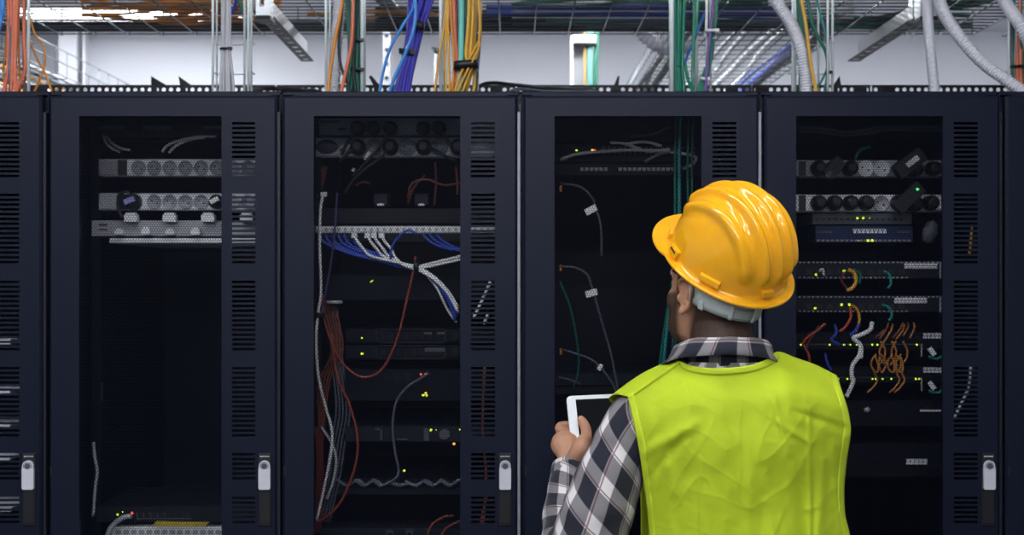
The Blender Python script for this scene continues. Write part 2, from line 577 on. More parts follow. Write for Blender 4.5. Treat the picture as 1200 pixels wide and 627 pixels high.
def make_rack(x0, x1, bx0, bx1, label, strip):
    """cabinet with the door between x0 and x1 and its body between bx0 and bx1"""
    w = x1 - x0
    cx = (bx0 + bx1) / 2
    t = thing('server_cabinet', label, 'server cabinet', (cx, YD, 0), 'row of black server cabinets')
    b = MB()
    A, B = bx0 + .001, bx1 - .001
    b.box(A, A + .012, YD + .04, 4.0, .05, 2.09)
    b.box(B - .012, B, YD + .04, 4.0, .05, 2.09)
    b.box(A, A + .03, YD + .028, YD + .06, .05, 2.10)
    b.box(B - .03, B, YD + .028, YD + .06, .05, 2.10)
    b.box(A, B, YD + .028, YD + .07, 2.09, 2.109, .003)
    b.box(A, B, YD + .07, 4.0, 2.09, 2.103)
    b.box(A, B, YD + .028, YD + .07, .05, .135)
    b.box(A, B, YD + .07, 4.0, .05, .07)
    b.box(A, B, 3.985, 4.0, .07, 2.09)
    b.build('cabinet_body', M['rack'], t)
    q = MB()
    for fx in (A + .04, B - .04):
        for fy in (YD + .1, 3.92):
            q.cyl((fx, fy, 0), (fx, fy, .05), .02, 10)
    q.build('levelling_feet', M['black'], t)
    # 19 inch posts with square holes
    mid = (x0 + x1) / 2 + .002
    for s in (-1, 1):
        px = mid + s * .2455
        p = MB()
        n = int((2.06 - .16) / .0222)
        p.holestrip((px - .012, 3.222, .16), (0, 0, 1), (1, 0, 0), n, .0222, .024, .0048, .002, (0, 1, 0))
        p.box(px + s * .012 - .001, px + s * .012 + .001, 3.222, 3.27, .16, 2.06)
        p.box(px - .012, px + .012, 3.2245, 3.226, .16, 2.06)
        p.build('mounting_post', M['rack_in'], t)
    d = door_panel(x0, w).build('door', M['rack'], t)
    v, f = hexmesh(x0 + .12 * w, x0 + .765 * w, WZ0 - .01, WZ1 + .008, YD + .004, .0066, .0032)
    fast_mesh('perforated_panel', v, f, M['meshm'], d)
    hx = x0 + .9485 * w
    h = MB()
    h.box(hx - .0165, hx + .0165, YD - .004, YD + .001, sz(616, YD), sz(531, YD), .002)
    h.box(hx - .013, hx + .013, YD - .006, YD - .004, sz(613, YD), sz(574, YD), .001)
    h.build('handle_housing', M['black'], d)
    l = MB()
    prism(l, latch_outline(hx, sz(545.5, YD)), YD - .012, YD - .004)
    l.build('handle', M['latch'], d, label='light grey swing handle')
    k = MB()
    zc = sz(545.5, YD)
    pts = []
    for a0 in range(0, 25):
        a = -PI * .15 + PI * 1.3 * a0 / 24
        pts.append((hx + .0098 * math.cos(a), YD - .0122, zc + .0098 * math.sin(a)))
    k.tube(pts, .0008, 5, 0)
    k.cyl((hx, YD - .0135, zc), (hx, YD - .0118, zc), .0075, 20)
    k.build('lock', M['devgrey'], d)
    mk = MB()
    for i, (a, ww) in enumerate(((-.0115, .0030), (-.0075, .0042), (-.0025, .0024), (.001, .0044), (.0065, .0048))):
        mk.box(hx + a, hx + a + ww, YD - .0046, YD - .004, sz(535.6, YD) + (.001 if i else 0), sz(534.0, YD))
    mk.build('badge', M['latch'], d)
    # hinge knuckles at the left edge and a folded gasket strip in the gap
    s = MB()
    s.box(B - .0055, B + .001, YD + .006, YD + .03, .14, sz(131, YD))
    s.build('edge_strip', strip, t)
    hg = MB()
    for z in (sz(552, YD), .45):
        hg.box(x0 + .004, x0 + .009, YD - .002, YD + .001, z - .012, z + .012)
    hg.build('hinge', M['black'], d)
    return t


bnd = [-229.5, 52.7, 327.7, 609.6, 892.6, 1175.5, 1458]
drs = [(-225, 48.5), (57.3, 324.5), (331, 606.2), (613.2, 889.2), (896.3, 1172), (1179, 1454)]
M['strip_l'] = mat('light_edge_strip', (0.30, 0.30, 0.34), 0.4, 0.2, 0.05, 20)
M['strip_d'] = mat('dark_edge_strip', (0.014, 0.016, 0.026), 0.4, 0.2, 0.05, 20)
rl_ = ['dark server cabinet cut by the left edge, only its slotted strip in view',
       'dark server cabinet almost empty below three grey shelves, first with its window in full view',
       'dark server cabinet holding blue and white patch cables, second window from the left',
       'dark server cabinet directly in front of the worker holding the tablet, teal cables inside',
       'dark server cabinet with many orange patch cables, right of the worker\'s helmet',
       'dark server cabinet cut by the right edge, just a sliver in view']
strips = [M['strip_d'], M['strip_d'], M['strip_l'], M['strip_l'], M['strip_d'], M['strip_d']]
RACKS = []
for i in range(6):
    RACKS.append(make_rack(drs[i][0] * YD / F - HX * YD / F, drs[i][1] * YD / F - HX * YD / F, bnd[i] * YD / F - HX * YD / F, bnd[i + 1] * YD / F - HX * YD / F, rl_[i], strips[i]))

# ---------------------------------------------------------------- perforated rail on the cabinet tops
def rail(pxa, pxb, label):
    Y = 3.92
    xa, xb = sx(pxa, Y), sx(pxb, Y)
    n = int(round((xb - xa) / .0236))
    z1 = sz(100.2 if pxa > 1 else 100.8, Y)
    t = thing('perforated_rail', label, 'mounting rail', ((xa + xb) / 2, Y, 2.103), 'perforated rails on the cabinet tops')
    b = MB()
    b.holestrip((xa, Y, z1 - .027), (1, 0, 0), (0, 0, 1), n, (xb - xa) / n, .027, .0072, .002, (0, 1, 0))
    b.box(xa, xb, Y, Y + .002, z1 - .06, z1 - .027)
    b.box(xa, xb, Y, Y + .02, z1, z1 + .002)
    b.build('rail', M['strutd'], t)
    p = MB()
    for k in (0.08, .92):
        xx = xa + (xb - xa) * k
        p.box(xx - .02, xx + .02, Y + .002, Y + .02, 2.103, z1 - .001)
    p.build('bracket', M['strutd'], t)
    return t


rail(20, 322, 'black perforated rail on the cabinet top left of the hanging strut')
rail(324, 604, 'black perforated rail on the cabinet top behind the blue cables')
rail(606, 880, 'black perforated rail on the cabinet top behind the green cables')
rail(882, 1020, 'short black perforated rail behind the curved grey conduit')
rail(1022, 1250, 'black perforated rail on the cabinet top at the right end')
# small wedge brackets standing behind the rail
for (pts, lb) in (([(177, 101), (177, 89), (197, 101)], 'dark triangular bracket behind the rail, left one of a pair'),
                  ([(211, 101), (209, 89), (226, 101)], 'dark triangular bracket behind the rail, right one of a pair'),
                  ([(438, 101), (432, 90), (435, 88), (446, 101)], 'small dark slanted bracket between green and blue cables'),
                  ([(719, 101), (724, 89), (726, 89), (725, 101)], 'small dark upright bracket on the rail left of the green bundle'),
                  ([(976, 101), (984, 89), (986, 101)], 'small dark bracket beside the white wire basket right of the curved conduit')):
    q = MB()
    Y = 3.98
    prism(q, [(sx(a, Y), sz(b, Y)) for a, b in pts], Y, Y + .012)
    q.box(sx(pts[0][0], Y), sx(pts[0][0] + 6, Y), Y, Y + .012, 2.103, sz(100, Y))
    tag(q.build('rail_bracket', M['strutd']), lb, 'bracket', 'small brackets on the cabinet tops')

# ---------------------------------------------------------------- cables over the cabinets
def cable(name, pts, r, m, label, cat='cable', group=None, n=8, Y=3.45, parent=None, sm=6):
    """pts: (px, py[, Y])"""
    w = [P(p[0], p[1], p[2] if len(p) > 2 else Y) for p in pts]
    mb = MB().tube(w, r, n, sm)
    o = mb.build(name, m, parent)
    if parent is None:
        tag(o, label, cat, group)
    return o


def bundle(axis, widths, n, r, m, label, group, name='data_cable', Y=3.45, seed=0, depth=.6, twist=.4):
    """n cables following the pixel polyline axis [(px,py)], half width in px per point"""
    rd = random.Random(seed)
    offs = []
    for k in range(n):
        offs.append([(2 * (k + .5) / n - 1) * .92, rd.uniform(-1, 1)])
    objs = []
    for k, (u, d) in enumerate(offs):
        pts = []
        uu, dd = u, d
        for i, (px, py) in enumerate(axis):
            hw = widths[i]
            uu = max(-1, min(1, u + rd.uniform(-twist, twist) * .35))
            pts.append((px + uu * hw, py, Y + dd * depth * hw * Y / F))
        objs.append(cable(name, pts, r, m, label, 'cable', group))
    return objs


def tie(px, py, hw, Y=3.45, h=2.2, tail=True, label='', m=None, slant=0.0, dep=1.0):
    c = P(px, py, Y)
    a = hw * Y / F
    mb = MB()
    hh = h * Y / F / 2
    rings = []
    for z in (-hh, hh):
        rings.append((c + Vector((0, 0, z)), (math.cos(slant), 0, -math.sin(slant)), (0, 1, 0), a + .0015, a * dep + .0015))
    mb.loft(rings, 20, 2.4)
    if tail:
        mb.obox(c + Vector((a, -a * dep * .8, 0)), (1, 0, 0), (0, 1, 0), (0, 0, 1), .006, .004, hh * 1.3)
    return tag(mb.build('cable_tie', m or M['tie']), label, 'cable tie', 'cable ties and straps on the bundles')


def basket(pxs, Y0, Y1, label, rungs, r=.0024, zb=2.103, ztop=2.72, m=None, flatx=None):
    """vertical wire drop: wires at the pixel columns pxs (px, Y)"""
    mb = MB()
    w = []
    for px, Y, rr in pxs:
        x = sx(px, Y)
        w.append((x, Y))
        mb.cyl((x, Y, zb), (x, Y, ztop), rr * 1.35, 6)
    xs_ = [a for a, _ in w]
    xa, xb = min(xs_), max(xs_)
    z = zb + .055
    for py in rungs:
        z = sz(py, Y0)
        mb.tube([(xa, Y0, z), (xa, Y1, z), (xb, Y1, z), (xb, Y0, z)], .0017, 5, 0)
    return tag(mb.build('wire_basket', m or M['wirew']), label, 'cable basket', 'vertical wire baskets dropping to the cabinets')


R_ = (82, 47, 12)
basket([(33.5, 3.45, .0035), (29, 3.5, .003), (-14, 3.45, .003), (-10, 3.5, .003)], 3.45, 3.5, 'white vertical wire basket around the red cables at the left edge', R_)
basket([(249.5, 3.45, .0028), (254, 3.52, .0022), (286.5, 3.52, .0025), (291, 3.45, .0028), (294.5, 3.47, .0022)], 3.45, 3.52, 'white vertical wire basket around the grey bundle of cables', R_)
basket([(382, 3.45, .0028), (386.5, 3.52, .0022), (424.5, 3.45, .0046), (427, 3.5, .003)], 3.45, 3.52, 'white vertical wire basket around the conduit and dark green bundle', (82, 38))
basket([(516.5, 3.45, .0036), (520, 3.52, .002), (557, 3.52, .0025), (560, 3.52, .0025)], 3.5, 3.55, 'white vertical wire basket behind the yellow and aqua cables', (82, 38))
basket([(787, 3.42, .0056), (816, 3.52, .004), (828, 3.45, .0026), (832.5, 3.48, .0026)], 3.42, 3.52, 'white vertical wire basket around the bright green bundle', (44, 84))
basket([(929, 3.45, .0028), (932, 3.5, .0025), (959, 3.52, .0025), (970, 3.45, .0028), (975.5, 3.47, .0028)], 3.45, 3.52, 'white vertical wire basket beside the curved conduit and yellow cable', R_)
basket([(1182, 3.45, .0026, ), (1189, 3.5, .0026), (1223, 3.45, .0026), (1226, 3.5, .002)], 3.45, 3.5, 'white vertical wire basket at the right edge of the photo', (82, 38))

B_ = 112
# A: left edge
G = 'red cables at the left edge'
for k, (a, b, c, d) in enumerate(((8, 10, 9, 4), (12, 13, 9, 3), (17, 16, 14, 13), (20, 18, 17, 19), (15, 17, 18, 20), (22, 20, 17, 10), (29, 28, 29, 17))):
    cable('data_cable', [(a, -30), (b, 12), ((b + c) / 2, 50), (c, 84), (d, B_)], .0052, M['c_salmon'], 'bright red cable hanging in the left edge basket', 'cable', G)
for k, (a, b, c, d) in enumerate(((3, 4, 1, -6), (0, 2, -2, -8), (-3, -1, -5, -10))):
    cable('data_cable', [(a, -30), (b, 8), (c, 25), (d, 60), (d - 6, B_)], .005, M['c_sky'], 'bright blue cable bending past the upper left corner', 'cable', 'blue cables in the upper left corner')
for k, (pts, lb) in enumerate((([(24, -20), (22, 20), (22, 60), (24, B_)], 'thin orange cable behind the red cables'),
                               ([(9, 30), (6, 62), (4, 85), (8, B_)], 'thin orange cable left of the red cables'),
                               ([(34, 46), (44, 70), (52, 84), (57, 96), (62, B_)], 'orange cable slanting down right onto the left cabinet'),
                               ([(28, -10), (40, 38), (50, 52), (53, 72), (48, 90), (38, B_)], 'orange looping cable crossing its neighbour beside the left basket'))):
    cable('data_cable', pts, .0032, M['c_orange'], lb, 'cable', 'orange cables at the left', Y=3.5)
cable('data_cable', [(12, 20), (12, 60), (12, B_)], .0055, M['c_steel'], 'grey blue cable between the red cables', 'cable')
cable('data_cable', [(32, -10), (28, 30), (28, 80), (30, B_)], .004, M['c_darkred'], 'dark red cable beside the white basket wire at the left edge', 'cable')
# B: grey bundle
bundle([(264.5, -40), (264.5, 20), (264.5, 57), (265, 80), (265.5, B_)], [5.5, 5.5, 4.8, 7, 9.5], 9, .0042, M['c_grey'], 'light grey data cable in the tied bundle left of the hanging strut', 'grey cable bundle', seed=3)
bundle([(264.5, -40), (264.5, 20), (264.5, 57), (265, 80), (265.5, B_)], [5.5, 5.5, 4.8, 7, 9.5], 7, .0042, M['c_grey'], 'light grey data cable in the tied bundle left of the hanging strut', 'grey cable bundle', seed=4, Y=3.465)
tie(264.5, 57.5, 6.2, label='black cable tie around the light grey bundle')
cable('data_cable', [(279, -20), (276, 3), (271, 16), (266, 24)], .0055, M['c_blue'], 'dark blue cable bending behind the grey bundle', 'cable', Y=3.6)
cable('data_cable', [(274, -12), (283, 8), (287, 22), (288, 45)], .005, M['c_green'], 'dark green cable in the wire basket beside the grey bundle', 'cable', Y=3.55)


# conduits: corrugated hoses
def conduit(pts, r, label, pitch=.0080, Y=3.45):
    w = catmull([P(p[0], p[1], p[2] if len(p) > 2 else Y) for p in pts], 12)
    L = sum((w[i + 1] - w[i]).length for i in range(len(w) - 1))
    n = int(L / pitch)
    pp, rr = [], []
    cum = [0]
    for i in range(len(w) - 1):
        cum.append(cum[-1] + (w[i + 1] - w[i]).length)
    j = 0
    for k in range(n * 4 + 1):
        s = L * k / (n * 4)
        while j < len(cum) - 2 and cum[j + 1] < s:
            j += 1
        t = (s - cum[j]) / max(1e-9, cum[j + 1] - cum[j])
        pp.append(w[j].lerp(w[j + 1], t))
        rr.append(r * (1.0 if k % 4 in (0, 1) else .80))
    mb = MB().tube(pp, rr, 16, 0)
    return tag(mb.build('conduit', M['conduit']), label, 'conduit', 'grey corrugated conduits')


conduit([(399, -40), (397, 10), (393.5, 60), (391, B_ + 2)], .0185, 'grey corrugated conduit behind the orange cable in a basket', Y=3.5)
conduit([(898, -25, 3.5), (912, 5, 3.47), (927, 28, 3.45), (938, 55, 3.43), (943.5, 85, 3.43), (945, B_ + 2, 3.43)], .0185, 'grey corrugated conduit curving down beside the yellow cable', Y=3.45)
conduit([(1086, -25, 3.6), (1087.5, 25, 3.5), (1091, 65, 3.45), (1096, B_ + 2, 3.42)], .0150, 'straight grey corrugated conduit below the steel hanger', Y=3.45)
conduit([(1096, -25, 3.5), (1104, 10, 3.45), (1122, 40, 3.4), (1150, 72, 3.36), (1185, 98, 3.32), (1215, 118, 3.3)], .0175, 'long grey corrugated conduit sweeping down to the right edge', Y=3.45)
conduit([(1162, -25, 3.5), (1180, 6, 3.45), (1196, 30, 3.4), (1210, 62, 3.4), (1216, 112, 3.4)], .0185, 'grey corrugated conduit leaving through the upper right corner', Y=3.45)

# C: conduit basket cables
cable('data_cable', [(406, -30), (400, 10), (392, 50), (387, 85), (384, B_)], .0052, M['c_orange'], 'orange cable crossing in front of the straight grey conduit', Y=3.42)
cable('data_cable', [(414, -30), (413.5, 10), (412, 50), (405, 85), (399, B_)], .0050, M['c_salmon'], 'salmon red cable bending beside the dark green bundle', Y=3.41)
cable('data_cable', [(404, -30), (400, 20), (397, 50), (399, 75), (406, 95), (412, B_)], .0042, M['c_blackcable'] if 'c_blackcable' in M else M['blackcable'], 'thin black cable looping in front of the grey conduit', Y=3.43)
bundle([(417, -40), (417.5, 20), (417.5, 47), (416, 82), (414, B_)], [6, 6, 5.5, 7, 9], 7, .0048, M['c_green'], 'dark green data cable in the tied bundle right of the grey conduit', 'dark green bundle', seed=8, Y=3.46)
bundle([(408, -40), (409, 20), (411, 50), (412, 85), (411, B_)], [2.5, 2.5, 3, 5, 6], 4, .0045, M['c_green'], 'dark green data cable in the tied bundle right of the grey conduit', 'dark green bundle', seed=9, Y=3.48)
cable('data_cable', [(421, -30), (417, 30), (414, 70), (417, B_)], .0045, M['blackcable'], 'black cable running down the dark green bundle', Y=3.435)
tie(418, 47.5, 6.4, label='upper black cable tie around the dark green bundle', slant=.1)
tie(418, 82, 6.8, label='lower black cable tie around the dark green bundle', slant=.1)

# blue bundle
ax = [(502, -45), (495, -5), (488, 28), (481, 62), (475, 88), (471, B_)]
bundle(ax, [19, 16, 12, 8, 8, 9.5], 12, .0050, M['c_blue'], 'deep blue data cable in the thick strapped bundle', 'deep blue bundle', seed=21, Y=3.47, depth=.5)
bundle(ax, [19, 16, 11, 7.5, 7.5, 9], 10, .0050, M['c_blue'], 'deep blue data cable in the thick strapped bundle', 'deep blue bundle', seed=22, Y=3.455, depth=.4)
tie(476, 62, 8.4, 3.46, 5, label='black strap low on the deep blue bundle', slant=.25, dep=1.3)
tie(492, 30, 5, 3.43, 9, False, label='black strap patch high on the deep blue bundle', slant=.35)
for (x, ww) in ((1, 0),):
    pass
cable('data_cable', [(487, -30), (485, 6), (472, 30), (458, 55), (450, 80), (444, B_)], .0042, M['c_sky'], 'light blue cable swinging out left of the deep blue bundle', Y=3.40)
cable('data_cable', [(485, -30), (487, 14), (484, 38), (474, 65), (462, 92), (455, B_)], .0050, M['c_sky'], 'light blue cable crossing in front of the deep blue bundle', Y=3.39)

# D: orange, red, aqua, yellow
for k, (a, b, c, d, m, lb) in enumerate(((523, 521, 514, 509, 'amber', 'thin amber cable hanging left of the white basket wire'),
                                         (524, 523, 522, 523, 'yellow', 'yellow cable at the left of the mixed bundle'),
                                         (526, 525, 526, 527, 'amber', 'amber cable at the left of the mixed bundle'),
                                         (527, 529, 532, 530, 'orange', 'orange cable next to the red cables in the mixed bundle'))):
    cable('data_cable', [(a, -30), (b, 25), (c, 70), (d, B_)], .0034, M['c_' + m], lb, Y=3.43)
for k, (a, b, c, d) in enumerate(((526, 530, 533, 528), (529, 532, 534, 531), (531, 533, 536, 534))):
    cable('data_cable', [(a, -30), (b, 35), (c, 78), (d, B_)], .0050, M['c_salmon'], 'red cable in the mixed bundle beside the aqua cable', 'cable', 'red cables in the mixed bundle', Y=3.44)
cable('data_cable', [(534, -30), (535, 20), (537, 60), (539, 90), (540, B_)], .0048, M['c_darkred'], 'dusty red cable left of the aqua cable', Y=3.45)
cable('data_cable', [(541, -30), (540.5, 30), (540, 70), (538.5, 95), (537, B_)], .0085, M['c_aqua'], 'thick aqua cable in the middle of the mixed bundle', Y=3.44)
cable('data_cable', [(546, -30), (545.5, 30), (545, 75), (543, B_)], .005, M['c_green'], 'green cable behind the aqua cable', Y=3.46)
for k in range(6):
    a = 549 + k * 1.6
    cable('data_cable', [(a + 1.5, -30), (a, 25), (546 + k * 1.8, 60), (546 + k * 1.9, 78), (530 + k * 4.6 + (k % 2) * 3, 100), (527 + k * 4.4 + (k % 2) * 4, B_)], .0048, M['c_yellow'], 'golden yellow cable in the strapped mixed bundle', 'cable', 'golden yellow cables', Y=3.44 + .008 * (k % 3))
for k, (a, b, c, d, e) in enumerate(((558, 562, 560, 548, 534), (561, 563, 556, 542, 531), (560, 562.5, 561, 552, 540))):
    cable('data_cable', [(a, -30), (b, 22), (b - .5, 42), (c, 58), (d, 82), (e, B_)], .0034, M['c_amber'], 'thin amber cable bowing out right of the golden yellow cables', 'cable', 'bowed amber cables', Y=3.41 + .004 * k)
cable('data_cable', [(562, -20), (561, 40), (558, 80), (556, B_)], .0085, M['c_steel'], 'thick dark grey cable behind the golden yellow cables', Y=3.52)
cable('data_cable', [(548, 76), (546, 92), (543, B_)], .0045, M['c_green'], 'green cable under the black strap of the mixed bundle', Y=3.43)
tie(546, 76.5, 14, 3.43, 9, False, label='wide black hook and loop strap around the mixed bundle', slant=-.06, dep=.7)

# E: bright green bundle and purple
GR = mat('cable_jacket_bright_green', (0.0, 0.20, 0.12), 0.42, 0, 0.12, 25, coat=0.1)
ax = [(797, -45), (796, 20), (795.5, 78), (796, 96), (796, B_)]
bundle(ax, [9, 7, 5.5, 6.5, 8], 8, .0050, GR, 'bright green data cable in the thick bundle beside the white post', 'bright green bundle', seed=31, Y=3.47)
bundle(ax, [8, 6.5, 5, 6, 7.5], 7, .0048, GR, 'bright green data cable in the thick bundle beside the white post', 'bright green bundle', seed=32, Y=3.45)
tie(795.5, 78, 6, 3.455, 2.0, False, label='green tie around the bright green bundle', m=M['c_green'])
cable('data_cable', [(803, 75), (806, 92), (812, B_ - 4), (816, B_ + 6)], .0045, GR, 'green cable curling out at the foot of the bright green bundle')
for k, (a, b, c, d) in enumerate(((818, 814, 813, 811), (822, 817, 812, 811), (814, 813, 812, 812))):
    cable('data_cable', [(a, -30), (b, 20), (c, 60), (d, B_)], .0036, GR, 'green cable hanging between the thick green bundle and the purple cables', 'cable', 'loose green cables', Y=3.46)
cable('data_cable', [(826, 15), (818, 35), (808, 60), (801, 76)], .0045, M['c_sky'], 'light blue cable slanting behind the green cables', Y=3.5)
cable('data_cable', [(838, -30), (835, 12), (832, 40), (829, 70), (827, B_)], .0042, M['c_purple'], 'purple cable in front of the slim green bundle', Y=3.42)
cable('data_cable', [(837, 30), (835, 60), (830, 85), (825, B_)], .0045, M['c_purple'], 'purple cable low behind the slim green bundle', Y=3.45)
for k in range(4):
    a = 841 - k * 1.2
    cable('data_cable', [(a, -30), (a - 2, 20), (a - 6, 50), (a - 9, 75), (828 - k * 2, 92), (823 - k * 2.5, B_)], .0042, GR, 'green cable in the slim bundle held by white ties', 'cable', 'slim green bundle', Y=3.44 + .006 * k)
cable('data_cable', [(829, -30), (828, 25), (827, 44)], .004, M['c_white'], 'white cable left of the purple cable', Y=3.44)
tie(833, 36.5, 6.5, 3.43, 2.5, label='upper white tie on the slim green bundle', m=M['white'])
tie(825, 93, 4, 3.43, 3, label='lower white tie on the slim green bundle', m=M['white'], slant=.3)

# F
cable('data_cable', [(935, -20), (943, 20), (947, 50), (951, 80), (958, B_)], .0050, M['c_yellow'], 'single yellow cable beside the curved grey conduit', Y=3.40)
for k, (a, b, c, d, e) in enumerate(((930, 936, 940, 938, 937), (934, 938, 941, 941, 939), (938, 940, 944, 940, 940))):
    cable('data_cable', [(a, -30), (b, 20), (c, 50), (d, 80), (e, B_)], .0045, M['c_green'], 'dark green cable behind the curved grey conduit', 'cable', 'green cables behind the curved conduit', Y=3.5)
cable('data_cable', [(944, -20), (950, 20), (958, 42), (968, 62), (970, 85), (966, B_)], .0050, M['c_green'], 'dark green cable arching right of the yellow cable', Y=3.46)
cable('data_cable', [(955, -10), (962, 18), (967, 40), (970, 60), (968, 84), (952, B_)], .0036, M['c_teal'], 'thin teal cable arching beside the yellow cable', Y=3.48)
tie(970, 85, 2.2, 3.46, 3, label='black tie on the arching dark green cable')
# G: right edge
for k, (a, b, c, m, lb) in enumerate(((1189, 1187, 1186, 'green', 'dark green cable at the right edge, left of two'), (1195, 1197, 1199, 'green', 'dark green cable at the right edge, right of two'),
                                      (1197, 1194, 1192, 'salmon', 'red cable hanging at the right edge'), (1204, 1200, 1196, 'salmon', 'red cable half cut by the right edge'),
                                      (1186, 1185.5, 1186, 'steel', 'blue grey cable behind the right edge basket'))):
    cable('data_cable', [(a, -30), (b, 40), (c, 75), (c + 2, B_)], .005, M['c_' + m], lb, Y=3.47)
tie(1190, 78, 6, 3.47, 2, label='black tie on the cables at the right edge')

# black cables lying on the cabinet tops
cable('power_cable', [(272, 142, 3.6), (285, 109, 3.6), (305, 104, 3.7), (330, 104.5, 3.75), (352, 106, 3.7), (375, 110, 3.6), (390, 142, 3.6)], .007, M['blackcable'], 'black cable lying on the cabinet top under the hanging strut')
cable('power_cable', [(550, 138, 3.7), (556, 109, 3.7), (566, 99, 3.75), (580, 97, 3.78), (600, 99, 3.8), (650, 104, 3.8), (700, 108, 3.6), (712, 142, 3.6)], .006, M['blackcable'], 'long black cable arching over the rail right of the yellow cables')
cable('power_cable', [(592, 130, 3.4), (600, 106, 3.4), (640, 107, 3.5), (680, 108, 3.5), (700, 108.5, 3.4), (708, 130, 3.4)], .005, M['c_steel'], 'grey cable lying flat on the cabinet top right of the yellow cables')

# ---------------------------------------------------------------- overhead trays, arms and hangers
def mesh_tray(x0, x1, y0, y1, z, dl, dt, wall, label, along='x', r=.0026, m=None, group='overhead wire trays'):
    """wire basket tray; long wires dl apart, cross wires dt apart"""
    mb = MB()
    m = m or M['wire']
    if along == 'x':
        n = int(round((y1 - y0) / dl))
        for k in range(n + 1):
            y = y0 + (y1 - y0) * k / n
            mb.cyl((x0, y, z), (x1, y, z), r, 5)
        for h in (wall * .5, wall):
            for y in (y0, y1):
                mb.cyl((x0, y, z + h), (x1, y, z + h), r, 5)
        n = int(round((x1 - x0) / dt))
        for k in range(n + 1):
            x = x0 + (x1 - x0) * k / n
            mb.tube([(x, y0, z + wall), (x, y0, z - r * 1.8), (x, y1, z - r * 1.8), (x, y1, z + wall)], r, 5, 0)
    else:
        n = int(round((x1 - x0) / dl))
        for k in range(n + 1):
            x = x0 + (x1 - x0) * k / n
            mb.cyl((x, y0, z), (x, y1, z), r, 5)
        for h in (wall * .5, wall):
            for x in (x0, x1):
                mb.cyl((x, y0, z + h), (x, y1, z + h), r, 5)
        n = int(round((y1 - y0) / dt))
        for k in range(n + 1):
            y = y0 + (y1 - y0) * k / n
            mb.tube([(x0, y, z + wall), (x0, y, z - r * 1.8), (x1, y, z - r * 1.8), (x1, y, z + wall)], r, 5, 0)
    return tag(mb.build('cable_tray', m), label, 'cable tray', group)


ZT = 2.55
mesh_tray(-3.3, 1.71, 3.83, 4.47, ZT, .05, .125, .10, 'long wire basket tray running over the whole cabinet row under the ceiling')
mesh_tray(.62, 1.27, 4.52, 6.9, 2.60, .05, .10, .10, 'wire basket tray running away to the back wall, right of the green cables', 'y', m=M['wire'])
mesh_tray(-2.78, -2.12, 4.56, 7.2, 2.60, .05, .15, .12, 'wire basket tray running away to the back at the left', 'y', m=M['wire'])


def run_x(pxa, pxb, pys, r, m, label, group, drift=1.5, z=None, seed=1, name='tray_cable'):
    rd = random.Random(seed)
    for py in pys:
        zz = (z or ZT) + .004 + r + rd.random() * .02
        pts = []
        n = 7
        ph = rd.random() * 6
        Yb = (zz - CAMZ) * F / (HY - py)
        for k in range(n):
            px = pxa + (pxb - pxa) * k / (n - 1) + rd.uniform(-6, 6) * (0 < k < n - 1)
            Y = Yb + drift * .012 * math.sin(ph + k * 1.3) + rd.uniform(-.01, .01) * drift
            Y = max(3.86, min(4.44, Y))
            pts.append(((px - HX) * Y / F, Y, zz))
        mb = MB().tube(pts, r, 6, 5)
        tag(mb.build(name, m), label, 'cable', group)


run_x(96, 330, [1, 3, 4.5, 6, 9, 15, 20], .0050, M['c_orange'], 'orange cable lying in the long overhead tray at the left', 'orange tray cables at the left', 4, seed=2)
run_x(180, 318, [0, 2, 4, 11, 16, 19, 22, 24, 26], .0055, M['c_orange'], 'orange cable lying in the long overhead tray left of the hanging strut', 'orange tray cables left of the strut', 3, seed=3)
run_x(-60, 600, [31, 32, 33.2, 34.2], .009, M['blackcable'], 'black cable along the far side of the long overhead tray, left half', 'black tray cables, left half', .6, seed=4)
run_x(590, 900, [28, 30, 31.5, 33, 34.3], .010, M['blackcable'], 'black cable along the far side of the long overhead tray, middle', 'black tray cables, middle', .6, seed=5)
run_x(440, 640, [18, 24, 12, 27], .012, M['blackcable'], 'thick black cable in the overhead tray above the blue bundle', 'thick black tray cables', 2, seed=6)
run_x(360, 560, [15.5, 19], .006, M['c_orange'], 'orange cable in the overhead tray behind the blue bundle', 'orange tray cables behind the blue bundle', 2, seed=7)
run_x(570, 940, [8, 9, 14.5, 15.6, 17], .0075, M['c_midblue'], 'blue cable in the overhead tray above the middle cabinet', 'blue tray cables', 1, seed=8)
run_x(600, 900, [2, 5, 22, 25], .007, M['c_green'], 'dark green cable in the overhead tray, above the middle cabinet', 'green tray cables in the middle', 2, seed=9)
run_x(600, 1000, [4, 11.5, 19.5, 12.4], .0075, M['c_white'], 'white cable in the overhead tray above the middle cabinet', 'white tray cables', 1, seed=10)
run_x(860, 930, [20, 22], .008, M['c_midblue'], 'short blue cable in the overhead tray behind the curved conduit', 'short blue tray cables', 1, seed=11)
run_x(930, 1138, [19, 27.5, 29, 31, 33, 35], .0065, M['c_green'], 'green cable in the overhead tray at the right', 'green tray cables at the right', 1.5, seed=12)
run_x(600, 950, [26.5, 29], .011, M['c_steel'], 'grey blue cable on the tray above the middle cabinet', 'grey tray cables', 1.2, seed=13)
# green cables fanning over the right end of the tray
for k in range(6):
    Y0 = 4.30 - k * .02
    mb = MB().tube([(1.15 + k * .03, 4.36, ZT + .012), (1.30 + k * .03, Y0 - .05, ZT + .015), (1.42 + k * .03, 4.08, ZT + .017), (1.56 + k * .02, 3.87, ZT + .03)], .006, 6, 6)
    tag(mb.build('tray_cable', M['c_green'] if k % 3 else M['blackcable']), ('dark green' if k % 3 else 'black') + ' cable fanning diagonally over the right end of the tray', 'cable', 'fanning tray cables, ' + ('green' if k % 3 else 'black'))
